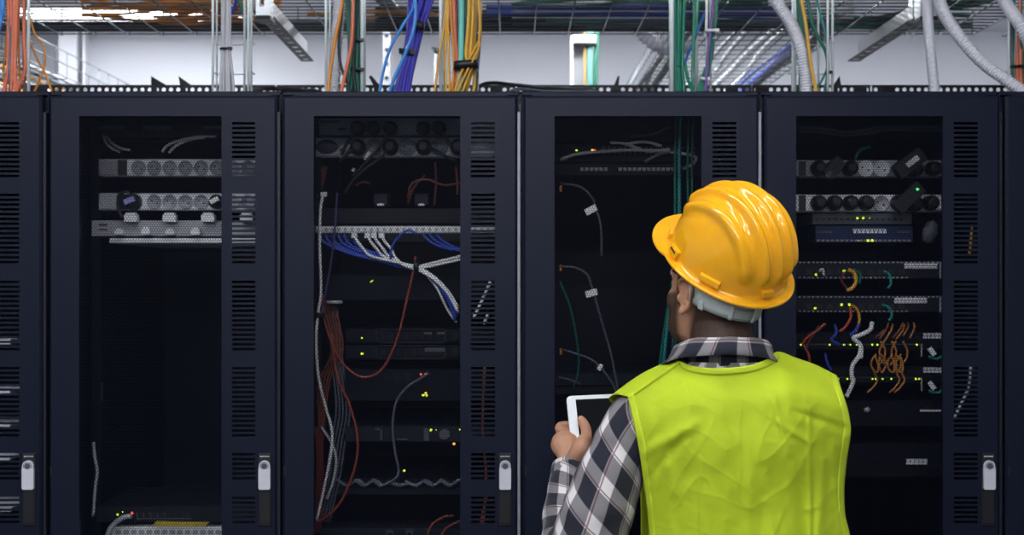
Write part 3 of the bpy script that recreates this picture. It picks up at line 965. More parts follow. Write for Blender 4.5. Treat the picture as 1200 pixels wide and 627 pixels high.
# dark diagonal cables near the left part of the second strut
for k in range(3):
    mb = MB().tube([(-.02 + k * .02 - .42, 4.42, ZT + .03), (-.44 + k * .02, 4.2, ZT + .03), (-.47 + k * .02, 3.9, ZT + .03)], .009, 6, 5)
    tag(mb.build('tray_cable', M['blackcable']), 'black cable crossing the overhead tray left of the deep blue bundle', 'cable', 'crossing black tray cables')
for k in range(3):
    mb = MB().tube([(.66 + k * .02, 4.44, ZT + .035), (.70 + k * .02, 4.2, ZT + .035), (.76 + k * .02, 3.86, ZT + .035)], .009, 6, 5)
    tag(mb.build('tray_cable', M['blackcable']), 'black cable crossing the overhead tray near the curved grey conduit', 'cable', 'crossing black tray cables, right')

# contents of the tray running away at the right
for k, (x, m, r, lb, g) in enumerate([(.655 + .018 * i, 'blackcable', .011, 'black cable at the left edge of the right receding tray', 'black cables, receding tray') for i in range(4)]
                                     + [(.88 + .07 * i, 'c_white', .010, 'white cable running away in the right receding tray', 'white cables, receding tray') for i in range(4)]
                                     + [(1.16 + .016 * i, 'c_midblue', .009, 'blue cable at the right edge of the right receding tray', 'blue cables, receding tray') for i in range(3)]
                                     + [(1.215 + .016 * i, 'blackcable', .011, 'black cable at the right edge of the right receding tray', 'black cables on the right, receding tray') for i in range(3)]):
    rd = random.Random(k + 50)
    z = 2.605 + r
    mb = MB().tube([(x + rd.uniform(-.02, .02), 4.56 + .6 * i, z + rd.uniform(0, .01)) for i in range(5)], r, 6, 5)
    tag(mb.build('tray_cable', M[m] if m in M else M['blackcable']), lb, 'cable', g)
for k in range(9):
    rd = random.Random(k + 80)
    m = ['c_orange', 'blackcable', 'c_grey'][k % 3]
    mb = MB().tube([(-2.72 + .065 * k + rd.uniform(-.02, .02), 4.6 + .62 * i, 2.612) for i in range(5)], .009, 6, 5)
    lbl = {'c_orange': 'orange', 'blackcable': 'black', 'c_grey': 'grey'}[m]
    tag(mb.build('tray_cable', M[m]), lbl + ' cable running away in the left receding tray', 'cable', lbl + ' cables in the left receding tray')


def arm(xc, y0, y1, label, side):
    """side: +1 when the face turned to the middle of the room is on +x"""
    t = thing('support_arm', label, 'support arm', (xc, y0, 2.49))
    n = int((y1 - y0) / .075)
    b = MB()
    b.holestrip((xc - .025, y0, 2.497), (0, 1, 0), (1, 0, 0), n, (y1 - y0) / n, .050, .0155, .0025, (0, 0, 1))
    b.build('shaded_slotted_underside', M['strutd'], t)  # near-black tone paints in the shade under the arm
    e = MB()
    for s in (-1, 1):
        e.box(xc + s * .021 - .001, xc + s * .021 + .001, y0 - .02, y1 - (.14 if s == side else .0), 2.4995, 2.546)
    e.build('lit_channel_sides', M['white'], t, label='channel sides painted pale as the lit faces')  # white stands in for light falling on the steel sides
    return t


arm(-.805, 3.86, 4.74, 'slotted steel arm pointing away, shade painted dark on its underside, left of two', 1)
arm(1.345, 3.86, 4.74, 'slotted steel arm pointing away, shade painted dark on its underside, right of two', -1)


def hanger(pxa, pxb, Y, pyb, label):
    xa, xb = sx(pxa, Y), sx(pxb, Y)
    zb = sz(pyb, Y)
    xc = (xa + xb) / 2
    t = thing('ceiling_hanger', label, 'strut', (xc, Y, zb), 'galvanised hangers holding the trays')
    w = xb - xa
    xs = [xa, xc - .011, xc + .004, xb]
    zs = [zb]
    z = zb + .028
    while z < RZ - .1:
        zs += [z, z + .055]
        z += .085
    zs.append(RZ)
    b = MB()
    b.plate(xs, zs, lambda i, k: not (i == 1 and k % 2 == 1), Y, Y + .003)
    b.box(xa, xa + .003, Y + .003, Y + .06, zb, RZ)
    b.box(xb - .003, xb, Y + .003, Y + .06, zb, RZ)
    b.build('channel', M['galv'], t)
    e = MB().box(xa - .002, xb + .002, Y - .002, Y + .075, zb - .012, zb)
    e.build('open_end_shade', M['strutd'], t)  # dark slab stands for shade in the channel's open bottom
    g = MB()
    g.box(xa - .022, xa - .018, Y + .01, Y + .05, zb - .004, RZ)
    g.build('threaded_flange', M['galv'], t)
    return t


hanger(300, 316, 3.80, 18, 'galvanised ceiling hanger left of the middle, holding the left slotted arm')
hanger(1079, 1098, 3.80, 19, 'galvanised ceiling hanger at the right, holding the right slotted arm')
# white strip tag below the right tray
q = MB().obox(P(1069, 43, 4.0), (math.cos(.35), 0, -math.sin(.35)), (0, 1, 0), (math.sin(.35), 0, math.cos(.35)), .0035, .001, .017)
tag(q.build('label_tag', M['label']), 'small white tag hanging under the tray beside the right hanger', 'tag')

# ---------------------------------------------------------------- things far behind, near the back wall
def far_pipe(px, Y, r, m, label, name='hanging_rod'):
    mb = MB().cyl((sx(px, Y), Y, 0.0), (sx(px, Y), Y, RZ), r, 10)
    return tag(mb.build(name, m), label, 'rod')


far_pipe(94, 7.3, .012, M['strutd'], 'thin dark vertical rod near the back wall at the left')
far_pipe(98.5, 7.5, .010, M['c_grey'], 'pale vertical pipe right of the thin dark rod at the left', 'vertical_pipe')
t = thing('perforated_upright', 'grey perforated upright seen behind the light blue cables', 'upright', (sx(453, 6.4), 6.4, 1.4))
u = MB()
u.holestrip((sx(453, 6.4) - .02, 6.4, 1.4), (0, 0, 1), (1, 0, 0), 24, .075, .04, .012, .003, (0, 1, 0))
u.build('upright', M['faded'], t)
q = MB()
for k in range(24):
    z = 1.4 + .075 * (k + .5)
    q.box(sx(453, 6.4) - .012, sx(453, 6.4) + .012, 6.404, 6.41, z - .012, z + .012)
q.build('bolt', M['strutd'], t)
t = thing('hanging_hook', 'dark hook on a thin rod in front of the back wall behind the yellow cables', 'hook', (P(511, 108, 6.5).x, 6.5, 0))
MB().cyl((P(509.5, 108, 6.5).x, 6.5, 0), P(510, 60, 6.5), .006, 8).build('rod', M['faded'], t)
q = MB()
q.ball(P(511.5, 59.5, 6.5), .018, .018, .016, 12)
q.tube([P(506, 56, 6.5), P(511, 57, 6.5), P(516, 62, 6.5)], .006, 8, 4)
q.build('hook', M['strutd'], t)

# far vertical drop with white box and coloured cables
Y = 6.3
t = thing('cable_duct', 'pale cable duct in the distance left of the bright green bundle', 'cable duct', (sx(684, Y), Y, 0))
d = MB()
d.box(sx(671, Y), sx(698, Y), Y, Y + .03, 0, sz(42, Y), .004)
d.box(sx(671, Y), sx(698, Y), Y - .06, Y, sz(54, Y), sz(43, Y), .006)
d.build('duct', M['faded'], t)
d = MB().box(sx(668.5, Y), sx(671.5, Y), Y - .03, Y + .03, 0, sz(43, Y), .002)
d.build('side_rail', M['c_grey'], t)
for (a, b, m, lb) in ((685.5, 3.2, 'yellow', 'amber cable running down the distant cable duct'), (690, 4, 'aqua', 'pale teal cable running down the distant cable duct, left one'),
                      (693, 4, 'aqua', 'pale teal cable running down the distant cable duct, right one'), (698, 5.5, 'green', 'green cable at the right edge of the distant cable duct')):
    Yc = Y - .03
    r = b * Yc / F / 2
    mb = MB().tube([P(a, 110, Yc), P(a, 75, Yc), P(a + (1.5 if m == 'green' else 0), 55, Yc), P(a + (1 if m == 'green' else 0), 38, Yc)], r, 8, 4)
    tag(mb.build('data_cable', M['far_' + m]), lb, 'cable')
conduit([(748, 36, 4.75), (757, 44, 4.75), (770, 54, 4.75), (788, 58, 4.75), (806, 56, 4.75)], .028, 'pale corrugated conduit bending under the tray left of the green bundle', .02)

# ---------------------------------------------------------------- equipment inside the cabinets
YI = 3.226


def face(t, x0, x1, y0, y1, m, name='case', depth=.4, Y=YI - .012, c=.002, parent=None):
    b = MB().box(sx(x0, Y), sx(x1, Y), Y, Y + depth, sz(y1, Y), sz(y0, Y), c)
    return b.build(name, m, t)


def device(name, label, cat, x0, x1, y0, y1, m, depth=.4, Y=YI - .012, group=None, casename='case', ears=True):
    Y0 = Y
    t = thing(name, label, cat, (sx((x0 + x1) / 2, Y0), Y0, sz(y1, Y0)), group)
    face(t, x0, x1, y0, y1, m, casename, depth, Y)
    return t


def rects(t, name, lst, m, Y, th=.002, **kw):
    """one part made of several rectangles (a printed or moulded pattern)"""
    if len(lst) in (2, 3, 4) and name in ('label_field', 'handle_bracket', 'grille', 'lettering'):
        for q in lst:
            rects(t, name, [q], m, Y, th)
        return
    b = MB()
    for x0, x1, y0, y1 in lst:
        b.box(sx(x0, Y), sx(x1, Y), Y - th, Y + .001, sz(y1, Y), sz(y0, Y))
    return b.build(name, m, t, **kw)


def led(t, px, py, c, Y, s=1.0):
    cpt = P(px, py, Y)
    b = MB().ball(cpt + Vector((0, -.002, 0)), .0031 * s, .002, .0028 * s, 8)
    return b.build('indicator_light', M['led_' + c], t)


def socket(t, px, py, r, Y, m_ring, m_well):
    c = P(px, py, Y)
    R = r * Y / F
    b = MB()
    # raised rim and dished well
    prof = [(R * 1.08, 0), (R * 1.06, -.0016), (R * .97, -.0016), (R * .92, .0), (R * .88, .0045), (0, .0045)]
    n = 20
    vs, fs = [], []
    for rr, dy in prof:
        for k in range(n):
            a = 2 * PI * k / n
            vs.append((c.x + rr * math.cos(a), Y - .0055 + dy, c.z + rr * math.sin(a)))
    for i in range(len(prof) - 1):
        for k in range(n):
            fs.append((i * n + k, i * n + (k + 1) % n, (i + 1) * n + (k + 1) % n, (i + 1) * n + k))
    b.add(vs, fs, True)
    s = b.build('socket', m_well, t)
    h = MB()
    for dx in (-.38, .38):
        h.cyl((c.x + dx * R, Y - .0022, c.z - dx * R * .5), (c.x + dx * R, Y - .001, c.z - dx * R * .5), R * .13, 8)
    h.build('pin_hole', M['black'], s)
    return s


def plug(px, py, r, Y, m, label, cab=None, tag_m=None, ang=None):
    """plug pushed into a socket with its cable"""
    c = P(px, py, Y)
    R = r * Y / F
    t = thing('power_plug', label, 'plug', c)
    b = MB()
    b.tube([c + Vector((0, .0, 0)), c + Vector((0, -.018, 0)), c + Vector((0, -.034, 0)), c + Vector((0, -.040, 0))], [R, R, R * .8, R * .45], 16, 3)
    b.build('plug_body', m, t)
    if cab:
        w = [c + Vector((0, -.034, 0))] + [P(a, b_, Y - .03) for a, b_ in cab]
        MB().tube(w, .0042, 7, 5).build('cord', m, t)
    if tag_m:
        a = ang or .6
        MB().obox(c + Vector((.002, -.044, .002)), (math.cos(a), 0, math.sin(a)), (0, 1, 0), (-math.sin(a), 0, math.cos(a)), R * .62, .004, R * .3).build('sticker', tag_m, t)
    return t


def strip(x0, x1, y0, y1, xs, label, m, mw, r=8, Yp=YI - .012, first=None):
    t = thing('power_strip', label, 'power strip', (sx((x0 + x1) / 2, Yp), Yp, sz(y1, Yp)), 'rack power strips')
    face(t, x0, x1, y0, y1, m, 'housing', .045, Yp)
    if first:
        a, b, c, d = first
        rects(t, 'end_block', [(a, b, y0 + 1, y1 - 1)], M['pdu2'], Yp, .004)
        rects(t, 'switch', [(c, d, y0 + 1, y1 - .5)], M['black'], Yp, .006)
    for x in xs:
        socket(t, x, (y0 + y1) / 2 + .5, r, Yp, m, mw)
    return t


# --- cabinet 1 (left)
t = device('patch_bay', 'dark patch panel with faint labels at the top of the almost empty cabinet', 'patch panel', 112, 318, 147, 162, M['dark'], .1)
rects(t, 'label_field', [(116, 145, 148, 151), (168, 201, 147.5, 152), (238, 260, 148, 151)], M['devgrey'], YI - .012)
rects(t, 'port_row', [(148 + 8.6 * k, 153.6 + 8.6 * k, 154, 160) for k in range(14)], M['black'], YI - .0125)
for pts, lb in (([(121, 158), (125, 168), (133, 175), (141, 178)], 'grey patch cable drooping at the top left of the almost empty cabinet, lower of two'),
                ([(125, 160), (133, 169), (143, 174), (153, 176)], 'grey patch cable drooping at the top left of the almost empty cabinet, upper of two'),
                ([(190, 178), (197, 170), (215, 163), (235, 160), (253, 160)], 'pale grey patch cable rising right above the top power strip, upper of two'),
                ([(198, 179), (206, 171), (222, 164), (240, 161)], 'pale grey patch cable rising right above the top power strip, lower of two')):
    cable('patch_cable', pts, .0035, M['c_white'] if 'pale' in lb else M['c_grey'], lb, Y=3.19)
t = strip(115.5, 322, 186.5, 206, [163, 181.3, 199.6, 217.9, 236.2, 254.5, 272.8, 291], 'light grey power strip with six empty round sockets, upper one in the almost empty cabinet', M['pdu'], M['well'], 8, first=(117, 138, 139, 149))
t = strip(115.5, 322, 226.5, 246, [181.3, 199.6, 217.9, 236.2, 272.8, 291], 'light grey power strip with a black plug at each end, below the top strip', M['pdu'], M['well'], 8, first=(117, 138, 139, 149))
plug(157, 237, 10, YI - .016, M['black'], 'black plug with a bluish sticker in the lower power strip of the almost empty cabinet', [(150, 225), (140, 228), (138, 240), (143, 256)], mat('bluish_sticker', (.25, .25, .6), .5), .4)
plug(255, 237, 8.5, YI - .016, M['black'], 'black plug with a white sticker at the right of the lower power strip', None, M['label'], .5)
t = device('cable_organiser', 'grey cable organiser panel with pale clips below the two power strips', 'panel', 107, 322, 258.5, 277, M['pdu2'], .06)
for k, (a, b, c, d) in enumerate(((148, 163, 249.5, 260), (193, 208, 249.5, 260), (238, 253, 249.5, 260), (283, 298, 249.5, 260), (137, 147, 268, 275), (168, 178, 266, 275), (196, 206, 268, 275), (226, 236, 267, 275))):
    rects(t, 'clip', [(a + 2, b - 2, c, c + 3), (a, b, c + 2.5, d)], M['pdu'], YI - .016, .02)
rects(t, 'label_field', [(116, 126, 262, 265), (116, 126, 268, 270)], M['devgrey'], YI - .012)
t = device('shelf', 'thin pale shelf edge under the cable organiser panel', 'shelf', 128, 322, 279, 285, M['pdu'], .5)
t = device('network_switch', 'dark network switch with a green and a red light in the almost empty cabinet', 'network switch', 112, 318, 594, 612, M['device'], .3)
rects(t, 'port_row', [(162 + 8 * k, 168 + 8 * k, 600, 606) for k in range(8)], M['black'], YI - .0125)
rects(t, 'port_lip', [(160, 225, 607, 608.2)] + [(160 + 8 * k, 161.4 + 8 * k, 600, 607) for k in range(5)], M['devgrey'], YI - .012)
led(t, 138, 603, 'y', YI - .014, 1.0)
led(t, 155, 601, 'r', YI - .014, 1.2)
led(t, 144, 600, 'y', YI - .014, .5)
cable('patch_cable', [(154, 605), (146, 606), (136, 612), (128, 622), (122, 640)], .0065, M['c_grey'], 'grey patch cable curving down from the switch at the bottom left', Y=3.19)
t = device('patch_bay', 'pale patch panel along the bottom edge of the almost empty cabinet', 'patch panel', 130, 322, 617.5, 634, M['pdu'], .1)
rects(t, 'port_row', [(136 + 9 * k, 142 + 9 * k, 621, 626) for k in range(20)], M['pdu2'], YI - .0125)
b = MB()
prism(b, [(sx(178, 3.19), sz(616, 3.19)), (sx(184, 3.19), sz(610.5, 3.19)), (sx(246, 3.19), sz(611.5, 3.19)), (sx(240, 3.19), sz(617, 3.19))][::-1], 3.186, 3.19)
tag(b.build('yellow_label', M['amberlabel']), 'yellow sticker strip above the pale patch panel at the bottom left', 'label')
cable('patch_cable', [(109.5, 518), (111, 535), (114, 552), (112, 568), (110.5, 585), (109, 605)], .004, M['c_grey'], 'grey cable hanging at the left post of the almost empty cabinet', Y=3.19)
cable('patch_cable', [(119.5, 448), (119.5, 470)], .0025, M['c_steel'], 'short faint grey wire in the dark of the almost empty cabinet', Y=3.3)

# --- cabinet 2
t = strip(374, 612, 138, 158, [433.5], 'dark grey power strip full of black plugs, topmost in the cabinet with blue cables', M['pdu2'], M['well'], 9)
t2 = strip(370, 612, 161.5, 183.5, [439, 477, 515], 'pale grey power strip with black plugs above the orange cables', M['pdu'], M['well'], 9.5)
rects(t, 'label_field', [(374, 398, 141, 144), (396, 405, 150, 153)], M['devgrey'], YI - .012)
b = MB().ball(P(383, 172, YI - .014), 13 * YI / F, .006, 8.5 * YI / F, 20)
b.build('round_connector', M['devgrey'], t2)
for k, (x, cab, lb) in enumerate(((420, [(412, 160), (404, 172), (400, 182)], 'first from the left'), (438, None, 'second from the left'), (458, [(450, 165), (440, 178), (420, 200), (413, 206)], 'third from the left'), (496, None, 'fourth from the left'), (515, [(525, 165), (530, 178)], 'fifth from the left'))):
    plug(x, 151, 8.6, YI - .016, M['black'], 'black plug in the top row of the blue cable cabinet, ' + lb, cab)
for k, (x, cab, lb) in enumerate(((420, [(408, 180), (402, 186), (398, 190)], 'first from the left'), (458, [(446, 185), (430, 196), (415, 210), (404, 226)], 'second from the left'), (497, [(510, 176), (524, 184), (536, 190)], 'third from the left'), (537, None, 'rightmost'))):
    plug(x, 173, 9.5, YI - .016, M['black'], 'black plug in the pale power strip above the orange cables, ' + lb, cab)
for (a, b_, c, d, lb) in ((399, 178, 414, 168, 'white sticker on a cord below the topmost power strip, left one'), (427, 187, 434, 178, 'white sticker on a slanting cord, right one')):
    q = MB().cyl(P(a, b_, 3.185), P(c, d, 3.185), .0055, 8)
    tag(q.build('cord_label', M['label']), lb, 'label')
q = MB().cyl(P(412.5, 201, 3.185), P(415.5, 197.5, 3.185), .004, 8)
tag(q.build('cord_label', M['label']), 'tiny white cord end above the dark panel in the blue cable cabinet', 'label')
for pts, m, lb in (([(417, 217), (425, 213), (434, 215)], 'rust', 'short orange cable left of the two adapters'),
                   ([(478, 232), (483, 215), (500, 210), (520, 217), (540, 214)], 'rust', 'orange cable spreading over the two adapters'),
                   ([(510, 190), (511, 215), (509, 240)], 'darkred', 'rusty cable dropping behind the right adapter'),
                   ([(498, 205), (485, 220), (478, 238)], 'darkred', 'rusty cable curving left of the right adapter'),
                   ([(534, 195), (536, 215), (536, 228)], 'rust', 'orange cable at the right frame above the blue cables'),
                   ([(379, 195), (377, 210), (374, 222), (371, 240)], 'rust', 'wide red cable at the left frame above the white cable'),
                   ([(383, 195), (380, 210), (377, 222)], 'darkred', 'dark red cable at the left frame above the white cable')):
    cable('patch_cable', pts, .0030 if 'wide' not in lb else .006, M['c_' + m], lb, Y=3.23)
for x, lb in ((446, 'small dark adapter with a shiny foot above the white patch cables, left one'), (494, 'small dark adapter with a shiny foot above the white patch cables, right one')):
    t = thing('adapter', lb, 'adapter', P(x, 242, 3.22))
    b = MB().box(sx(x - 9, 3.22), sx(x + 9, 3.22), 3.22, 3.26, sz(241, 3.22), sz(226, 3.22), .004)
    b.build('case', M['device'], t)
    b = MB().ball(P(x, 240, 3.218), .010, .006, .004, 12)
    b.build('foot', M['label'], t)
device('blanking_cover', 'flat dark blank panel above the bright patch strip', 'panel', 374, 612, 244, 262, M['dark'], .02)
t = device('patch_bay', 'bright patch panel strip with blue and white cables plugged in below', 'patch panel', 370, 612, 265, 273, M['white'], .1)
rects(t, 'port_row', [(373 + 7.6 * k, 376 + 7.6 * k, 267, 271) for k in range(30)], M['pdu2'], YI - .0125)
face(t, 374, 612, 273.5, 284, M['dark'], 'lower_half', .1)
C2 = 'blue patch cables in the second window'
for k, x in enumerate((374, 381, 388, 396, 403, 411)):
    cable('patch_cable', [(x, 275), (x + 6, 284 + k * .4), (x + 22, 292 + k * .5), (x + 42, 299), (462, 309 + (k % 3)), (489, 313 + (k % 3) * 1.5), (509, 325 + k), (525, 342 + k * 2), (538 - k, 366 + k * 2)], .0032, M['c_midblue'], 'blue patch cable sweeping from the left end of the bright patch strip', 'cable', C2, Y=3.19 + .003 * (k % 3))
for k, x in enumerate((415, 430.5, 438, 447)):
    cable('patch_cable', [(x, 276), (x + 4, 283), (x + 12, 293), (x + 22 - k * 2, 301), (473, 309 + k * .6), (491, 314 + k), (508, 324 + k), (524, 340 + k), (537, 360 + k * 2)], .0036, M['c_white'], 'white patch cable plugged into the bright strip and bending right', 'cable', 'white patch cables in the second window', Y=3.183)
for k, x in enumerate((415, 430.5, 438, 447)):
    q = MB().box(sx(x - 3, 3.183), sx(x + 3, 3.183), 3.178, 3.2, sz(279, 3.183), sz(273, 3.183), .001)
    tag(q.build('connector_boot', M['label']), 'white connector plugged in under the bright patch strip', 'connector', 'white connectors')
for k in range(2):
    cable('patch_cable', [(488, 313 + k), (502, 309.5 + k * 3), (520, 305 + k * 3.5), (545, 299 + k * 4)], .0034, M['c_white'], 'white patch cable branching right at the black strap', 'cable', 'branching white cables', Y=3.187)
for k, x in enumerate((495, 503, 511)):
    cable('patch_cable', [(x, 274), (x + 6, 281), (x + 18, 288), (x + 36, 293 + k)], .0032, M['c_midblue'], 'blue patch cable leaving right under the bright strip', 'cable', 'blue cables at the right of the bright strip', Y=3.19)
cable('patch_cable', [(458, 304), (458, 294), (463, 283), (472, 273), (480, 270), (488, 274)], .0034, M['c_midblue'], 'blue patch cable arching up over the bright strip', Y=3.18)
cable('patch_cable', [(500, 322), (512, 338), (524, 362), (535, 378)], .003, M['c_white'], 'white patch cable falling right below the black strap', Y=3.2)
q = MB().loft([(P(485, 312, 3.187), (0, 0, 1), (0, 1, 0), .017, .016), (P(491, 313, 3.187), (0, 0, 1), (0, 1, 0), .018, .016)], 16)
tag(q.build('cable_tie', M['black']), 'black strap around the blue and white patch cables', 'cable tie')
cable('patch_cable', [(379, 227), (375.5, 245), (374.5, 285), (376, 340), (373, 365), (370.5, 395), (373, 440), (381, 475), (389, 505), (387, 535), (379, 575), (371, 610)], .0038, M['c_white'], 'long white cable falling along the left side of the second window', Y=3.18)
q = MB().box(sx(376, 3.18), sx(383, 3.18), 3.175, 3.19, sz(230, 3.18), sz(225, 3.18), .001)
tag(q.build('connector_boot', M['label']), 'white connector at the head of the long white cable', 'connector')
cable('patch_cable', [(395, 226), (393, 260), (389, 300), (381, 345), (376, 370)], .0030, M['c_dimpurple'], 'purple cable falling beside the long white cable', Y=3.185)
cable('patch_cable', [(378, 345), (379, 368), (386, 395), (399, 422), (414, 437), (428, 442), (444, 436), (457, 418), (468, 388), (477, 350), (484, 320), (487, 300)], .0030, M['c_brick'], 'red cable hanging in a deep loop below the black strap', Y=3.185)
cable('patch_cable', [(388, 390), (395, 440), (408, 470), (417, 500), (419, 530), (412, 560), (398, 590), (380, 607), (366, 613)], .0032, M['c_brick'], 'red cable bowing right along the bottom of the second window', Y=3.185)
for k in range(5):
    x = 381 + k * 3.2
    cable('patch_cable', [(x - 4, 352 + k), (x + 4, 380), (x + 8, 410), (x, 432), (x - 8, 450), (374 + k, 520), (370 + k * 1.5, 610)], .0022, M['c_rust'], 'dark red cable bunched at the left side of the second window', 'cable', 'bunched dark red cables', Y=3.21)
for k in range(5):
    cable('patch_cable', [(383 + k * 3, 360), (390 + k * 3, 430), (394 + k * 4, 480), (388 + k * 4, 520), (382 + k * 4, 560), (374 + k * 3, 612)], .0028, M['c_steel'], 'grey cable falling loosely at the left side of the second window', 'cable', 'loose grey cables in the second window', Y=3.22)
for k in range(4):
    cable('patch_cable', [(370 + k * 2, 500), (372 + k * 2, 540), (371 + k * 2.5, 580), (369 + k * 2, 625)], .0025, M['c_darkred'], 'red cable at the bottom left corner of the second window', 'cable', 'red cables at the bottom left', Y=3.2)
cable('patch_cable', [(376, 500), (382, 508), (390, 522), (394, 540), (390, 565), (383, 585)], .0034, M['c_grey'], 'pale grey cable with a forked end in the second window', Y=3.19)
cable('patch_cable', [(503, 437), (492, 444), (476, 455), (464, 472), (460, 500), (463, 530), (467, 555), (455, 566), (444, 570)], .0034, M['c_steel'], 'grey cable curving down from the red lights in the second window', Y=3.19)
cable('patch_cable', [(500, 630), (506, 615), (520, 606), (532, 604)], .0028, M['c_brick'], 'red cable at the bottom of the second window, left of two', Y=3.19)
cable('patch_cable', [(516, 630), (524, 618), (540, 610)], .0028, M['c_brick'], 'red cable at the bottom of the second window, right of two', Y=3.19)
tie(375, 369, 5, 3.185, 6, False, label='black strap round the cables at the left side of the second window')
tie(392, 354, 9, 3.2, 3, False, label='pale plastic clip over the bunched dark red cables', m=M['c_grey'])
t = device('blanking_cover', 'dark panel with one green light under the blue and white cables', 'panel', 374, 612, 322, 352, M['rack_in'], .3, YI)
led(t, 435, 330, 'y', YI - .003, .8)
led(t, 437, 329, 'y', YI - .003, .6)
for n_, (a, b_, lb) in enumerate(((385, 402, 'dark rack server with pale bezel, upper of two in the second window'), (404, 421, 'dark rack server with pale bezel, lower of two in the second window'))):
    t = device('rack_server', lb, 'server', 404, 612, a, b_, M['rack_in'], .5, group='rack servers')
    rects(t, 'bezel', [(440, 523, a, a + 2), (440, 523, b_ - 2, b_), (440, 443, a, b_), (520, 523, a, b_)], M['device'], YI - .013, .004)
    rects(t, 'drive_bay', [(446 + 9 * k, 453 + 9 * k, a + 4, b_ - 4) for k in range(8)], M['dark'], YI - .013, .003)
    rects(t, 'label_field', [(498, 521, a + 3.5, a + 8)] if n_ else [(497, 506, a + 4, a + 7), (512, 521, a + 4, a + 7)], M['devgrey'], YI - .016, .002)
    b = MB().cyl(P(533, (a + b_) / 2, YI - .018), P(533, (a + b_) / 2, YI - .01), .012, 16)
    b.build('knob', M['dark'], t)
    led(t, 424.5 if n_ else 424, 396 if not n_ else 414.5, 'y', YI - .015, .8 if not n_ else 1.2)
t = device('network_switch', 'dark switch with two red lights and a yellow light in the second window', 'network switch', 404, 612, 433, 470, M['rack_in'], .3)
rects(t, 'port_row', [(450 + 12 * k, 458 + 12 * k, 438, 447) for k in range(3)], M['dark'], YI - .013)
led(t, 493.5, 438.5, 'r', YI - .015, 1.0)
led(t, 498.5, 438.5, 'r', YI - .015, 1.1)
led(t, 499, 461, 'o', YI - .015, 1.2)
led(t, 496, 463, 'y', YI - .015, 1.2)
led(t, 500, 463.5, 'y', YI - .015, 1.0)
t = device('rack_server', 'dark server with pale handles and yellow lights, low in the second window', 'server', 404, 612, 500, 518, M['device'], .5)
rects(t, 'handle_bracket', [(440, 449, 502, 503.5), (446, 448.5, 502, 515), (497, 503, 502, 516), (465, 478, 514, 515.2)], M['devgrey'], YI - .014, .01)
b = MB().cyl(P(521, 509, YI - .02), P(521, 509, YI - .01), .014, 16)
b.build('knob', M['devgrey'], t)
led(t, 505, 504, 'y', YI - .016, 1.2)
led(t, 511, 504, 'y', YI - .016, .5)
led(t, 539, 503.5, 'y', YI - .016, .8)
led(t, 532, 520, 'o', YI - .014, 1.2)
t = device('shelf', 'dark shelf with tangled grey cables and a green light in the second window', 'shelf', 374, 612, 566, 580, M['device'], .5, YI)
led(t, 473.5, 551.5, 'y', YI - .012, 1.1)
rects(t, 'lip', [(400, 540, 564, 567)], M['dark'], YI, .01)
rd = random.Random(4)
for k in range(7):
    x = 395 + k * 20
    cable('patch_cable', [(x, 563 + rd.uniform(-2, 2)), (x + 12, 569), (x + 24, 565 + rd.uniform(-3, 3)), (x + 34, 570)], .0045, M['c_steel'], 'grey cable lying on the dark shelf at the bottom of the second window', 'cable', 'cables on the dark shelf', Y=3.2)
t = device('patch_bay', 'dark panel along the bottom edge of the second window with two pale clips', 'panel', 374, 612, 619, 640, M['device'], .1)
for x in (457, 480):
    rects(t, 'clip', [(x - 4, x + 4, 621, 623), (x - 4, x - 2.5, 623, 627), (x + 2.5, x + 4, 623, 627)], M['devgrey'], YI - .014, .01)

# --- cabinet 3
t = device('network_switch', 'dark network switch with yellow and orange lights in the cabinet before the worker', 'network switch', 650, 842, 168, 190, M['rack_in'], .3)
led(t, 675.5, 176.5, 'y', YI - .015, 1.0)
led(t, 672, 182, 'y', YI - .015, .9)
led(t, 694, 176.5, 'o', YI - .015, 1.4)
led(t, 697, 176.3, 'r', YI - .015, 1.0)
rects(t, 'port_row', [(706 + 6.2 * k, 709 + 6.2 * k, 172 + 6 * j, 175 + 6 * j) for k in range(18) for j in range(2)], M['devgrey'], YI - .0135, .001)
t = device('patch_bay', 'dark patch panel with a row of pale ports below the yellow and orange lights', 'patch panel', 650, 842, 191, 206, M['rack_in'], .1)
rects(t, 'port_row', [(680 + 5.6 * k, 684 + 5.6 * k, 196.5, 200.0) for k in range(20) if k not in (6, 7)], M['pdu2'], YI - .0135, .001)
rects(t, 'lower_ports', [(656 + 5.6 * k, 659 + 5.6 * k, 203, 205) for k in range(24)], M['device'], YI - .0135, .001)
for k, (pts, lb) in enumerate((([(657, 187), (675, 181), (700, 178), (740, 176), (775, 177), (800, 180), (815, 184), (812, 192), (800, 198)], 'long grey patch cable arching over the yellow and orange lights'),
                               ([(715, 167), (730, 168), (745, 173), (760, 177), (785, 175)], 'grey patch cable sloping right above the dark patch panel'),
                               ([(733, 169), (755, 166), (775, 171)], 'short grey patch cable above the dark patch panel'),
                               ([(740, 160), (765, 157), (785, 148)], 'dim blue grey cable rising right near the top of the third window'),
                               ([(755, 190), (775, 180), (800, 176)], 'grey patch cable crossing the port rows in the third window'))):
    cable('patch_cable', pts, .0042, M['c_steel'] if k > 2 else M['c_grey'], lb, Y=3.19)
for k, (x, r, m) in enumerate(((791, .0035, 'green'), (796, .0048, 'teal'), (806, .003, 'green'), (811, .003, 'green'), (823, .003, 'green'))):
    cable('patch_cable', [(x + 2, 128), (x, 180), (x, 250), (x - 2, 320), (x - 10 - k * 2, 370), (x - 17 - k, 420), (x - 20, 450)], r, M['c_' + m], ('bright teal' if m == 'teal' else 'dark green') + ' cable hanging down the third window behind the helmet', 'cable', 'green cables in the third window' if m == 'green' else None, Y=3.17)
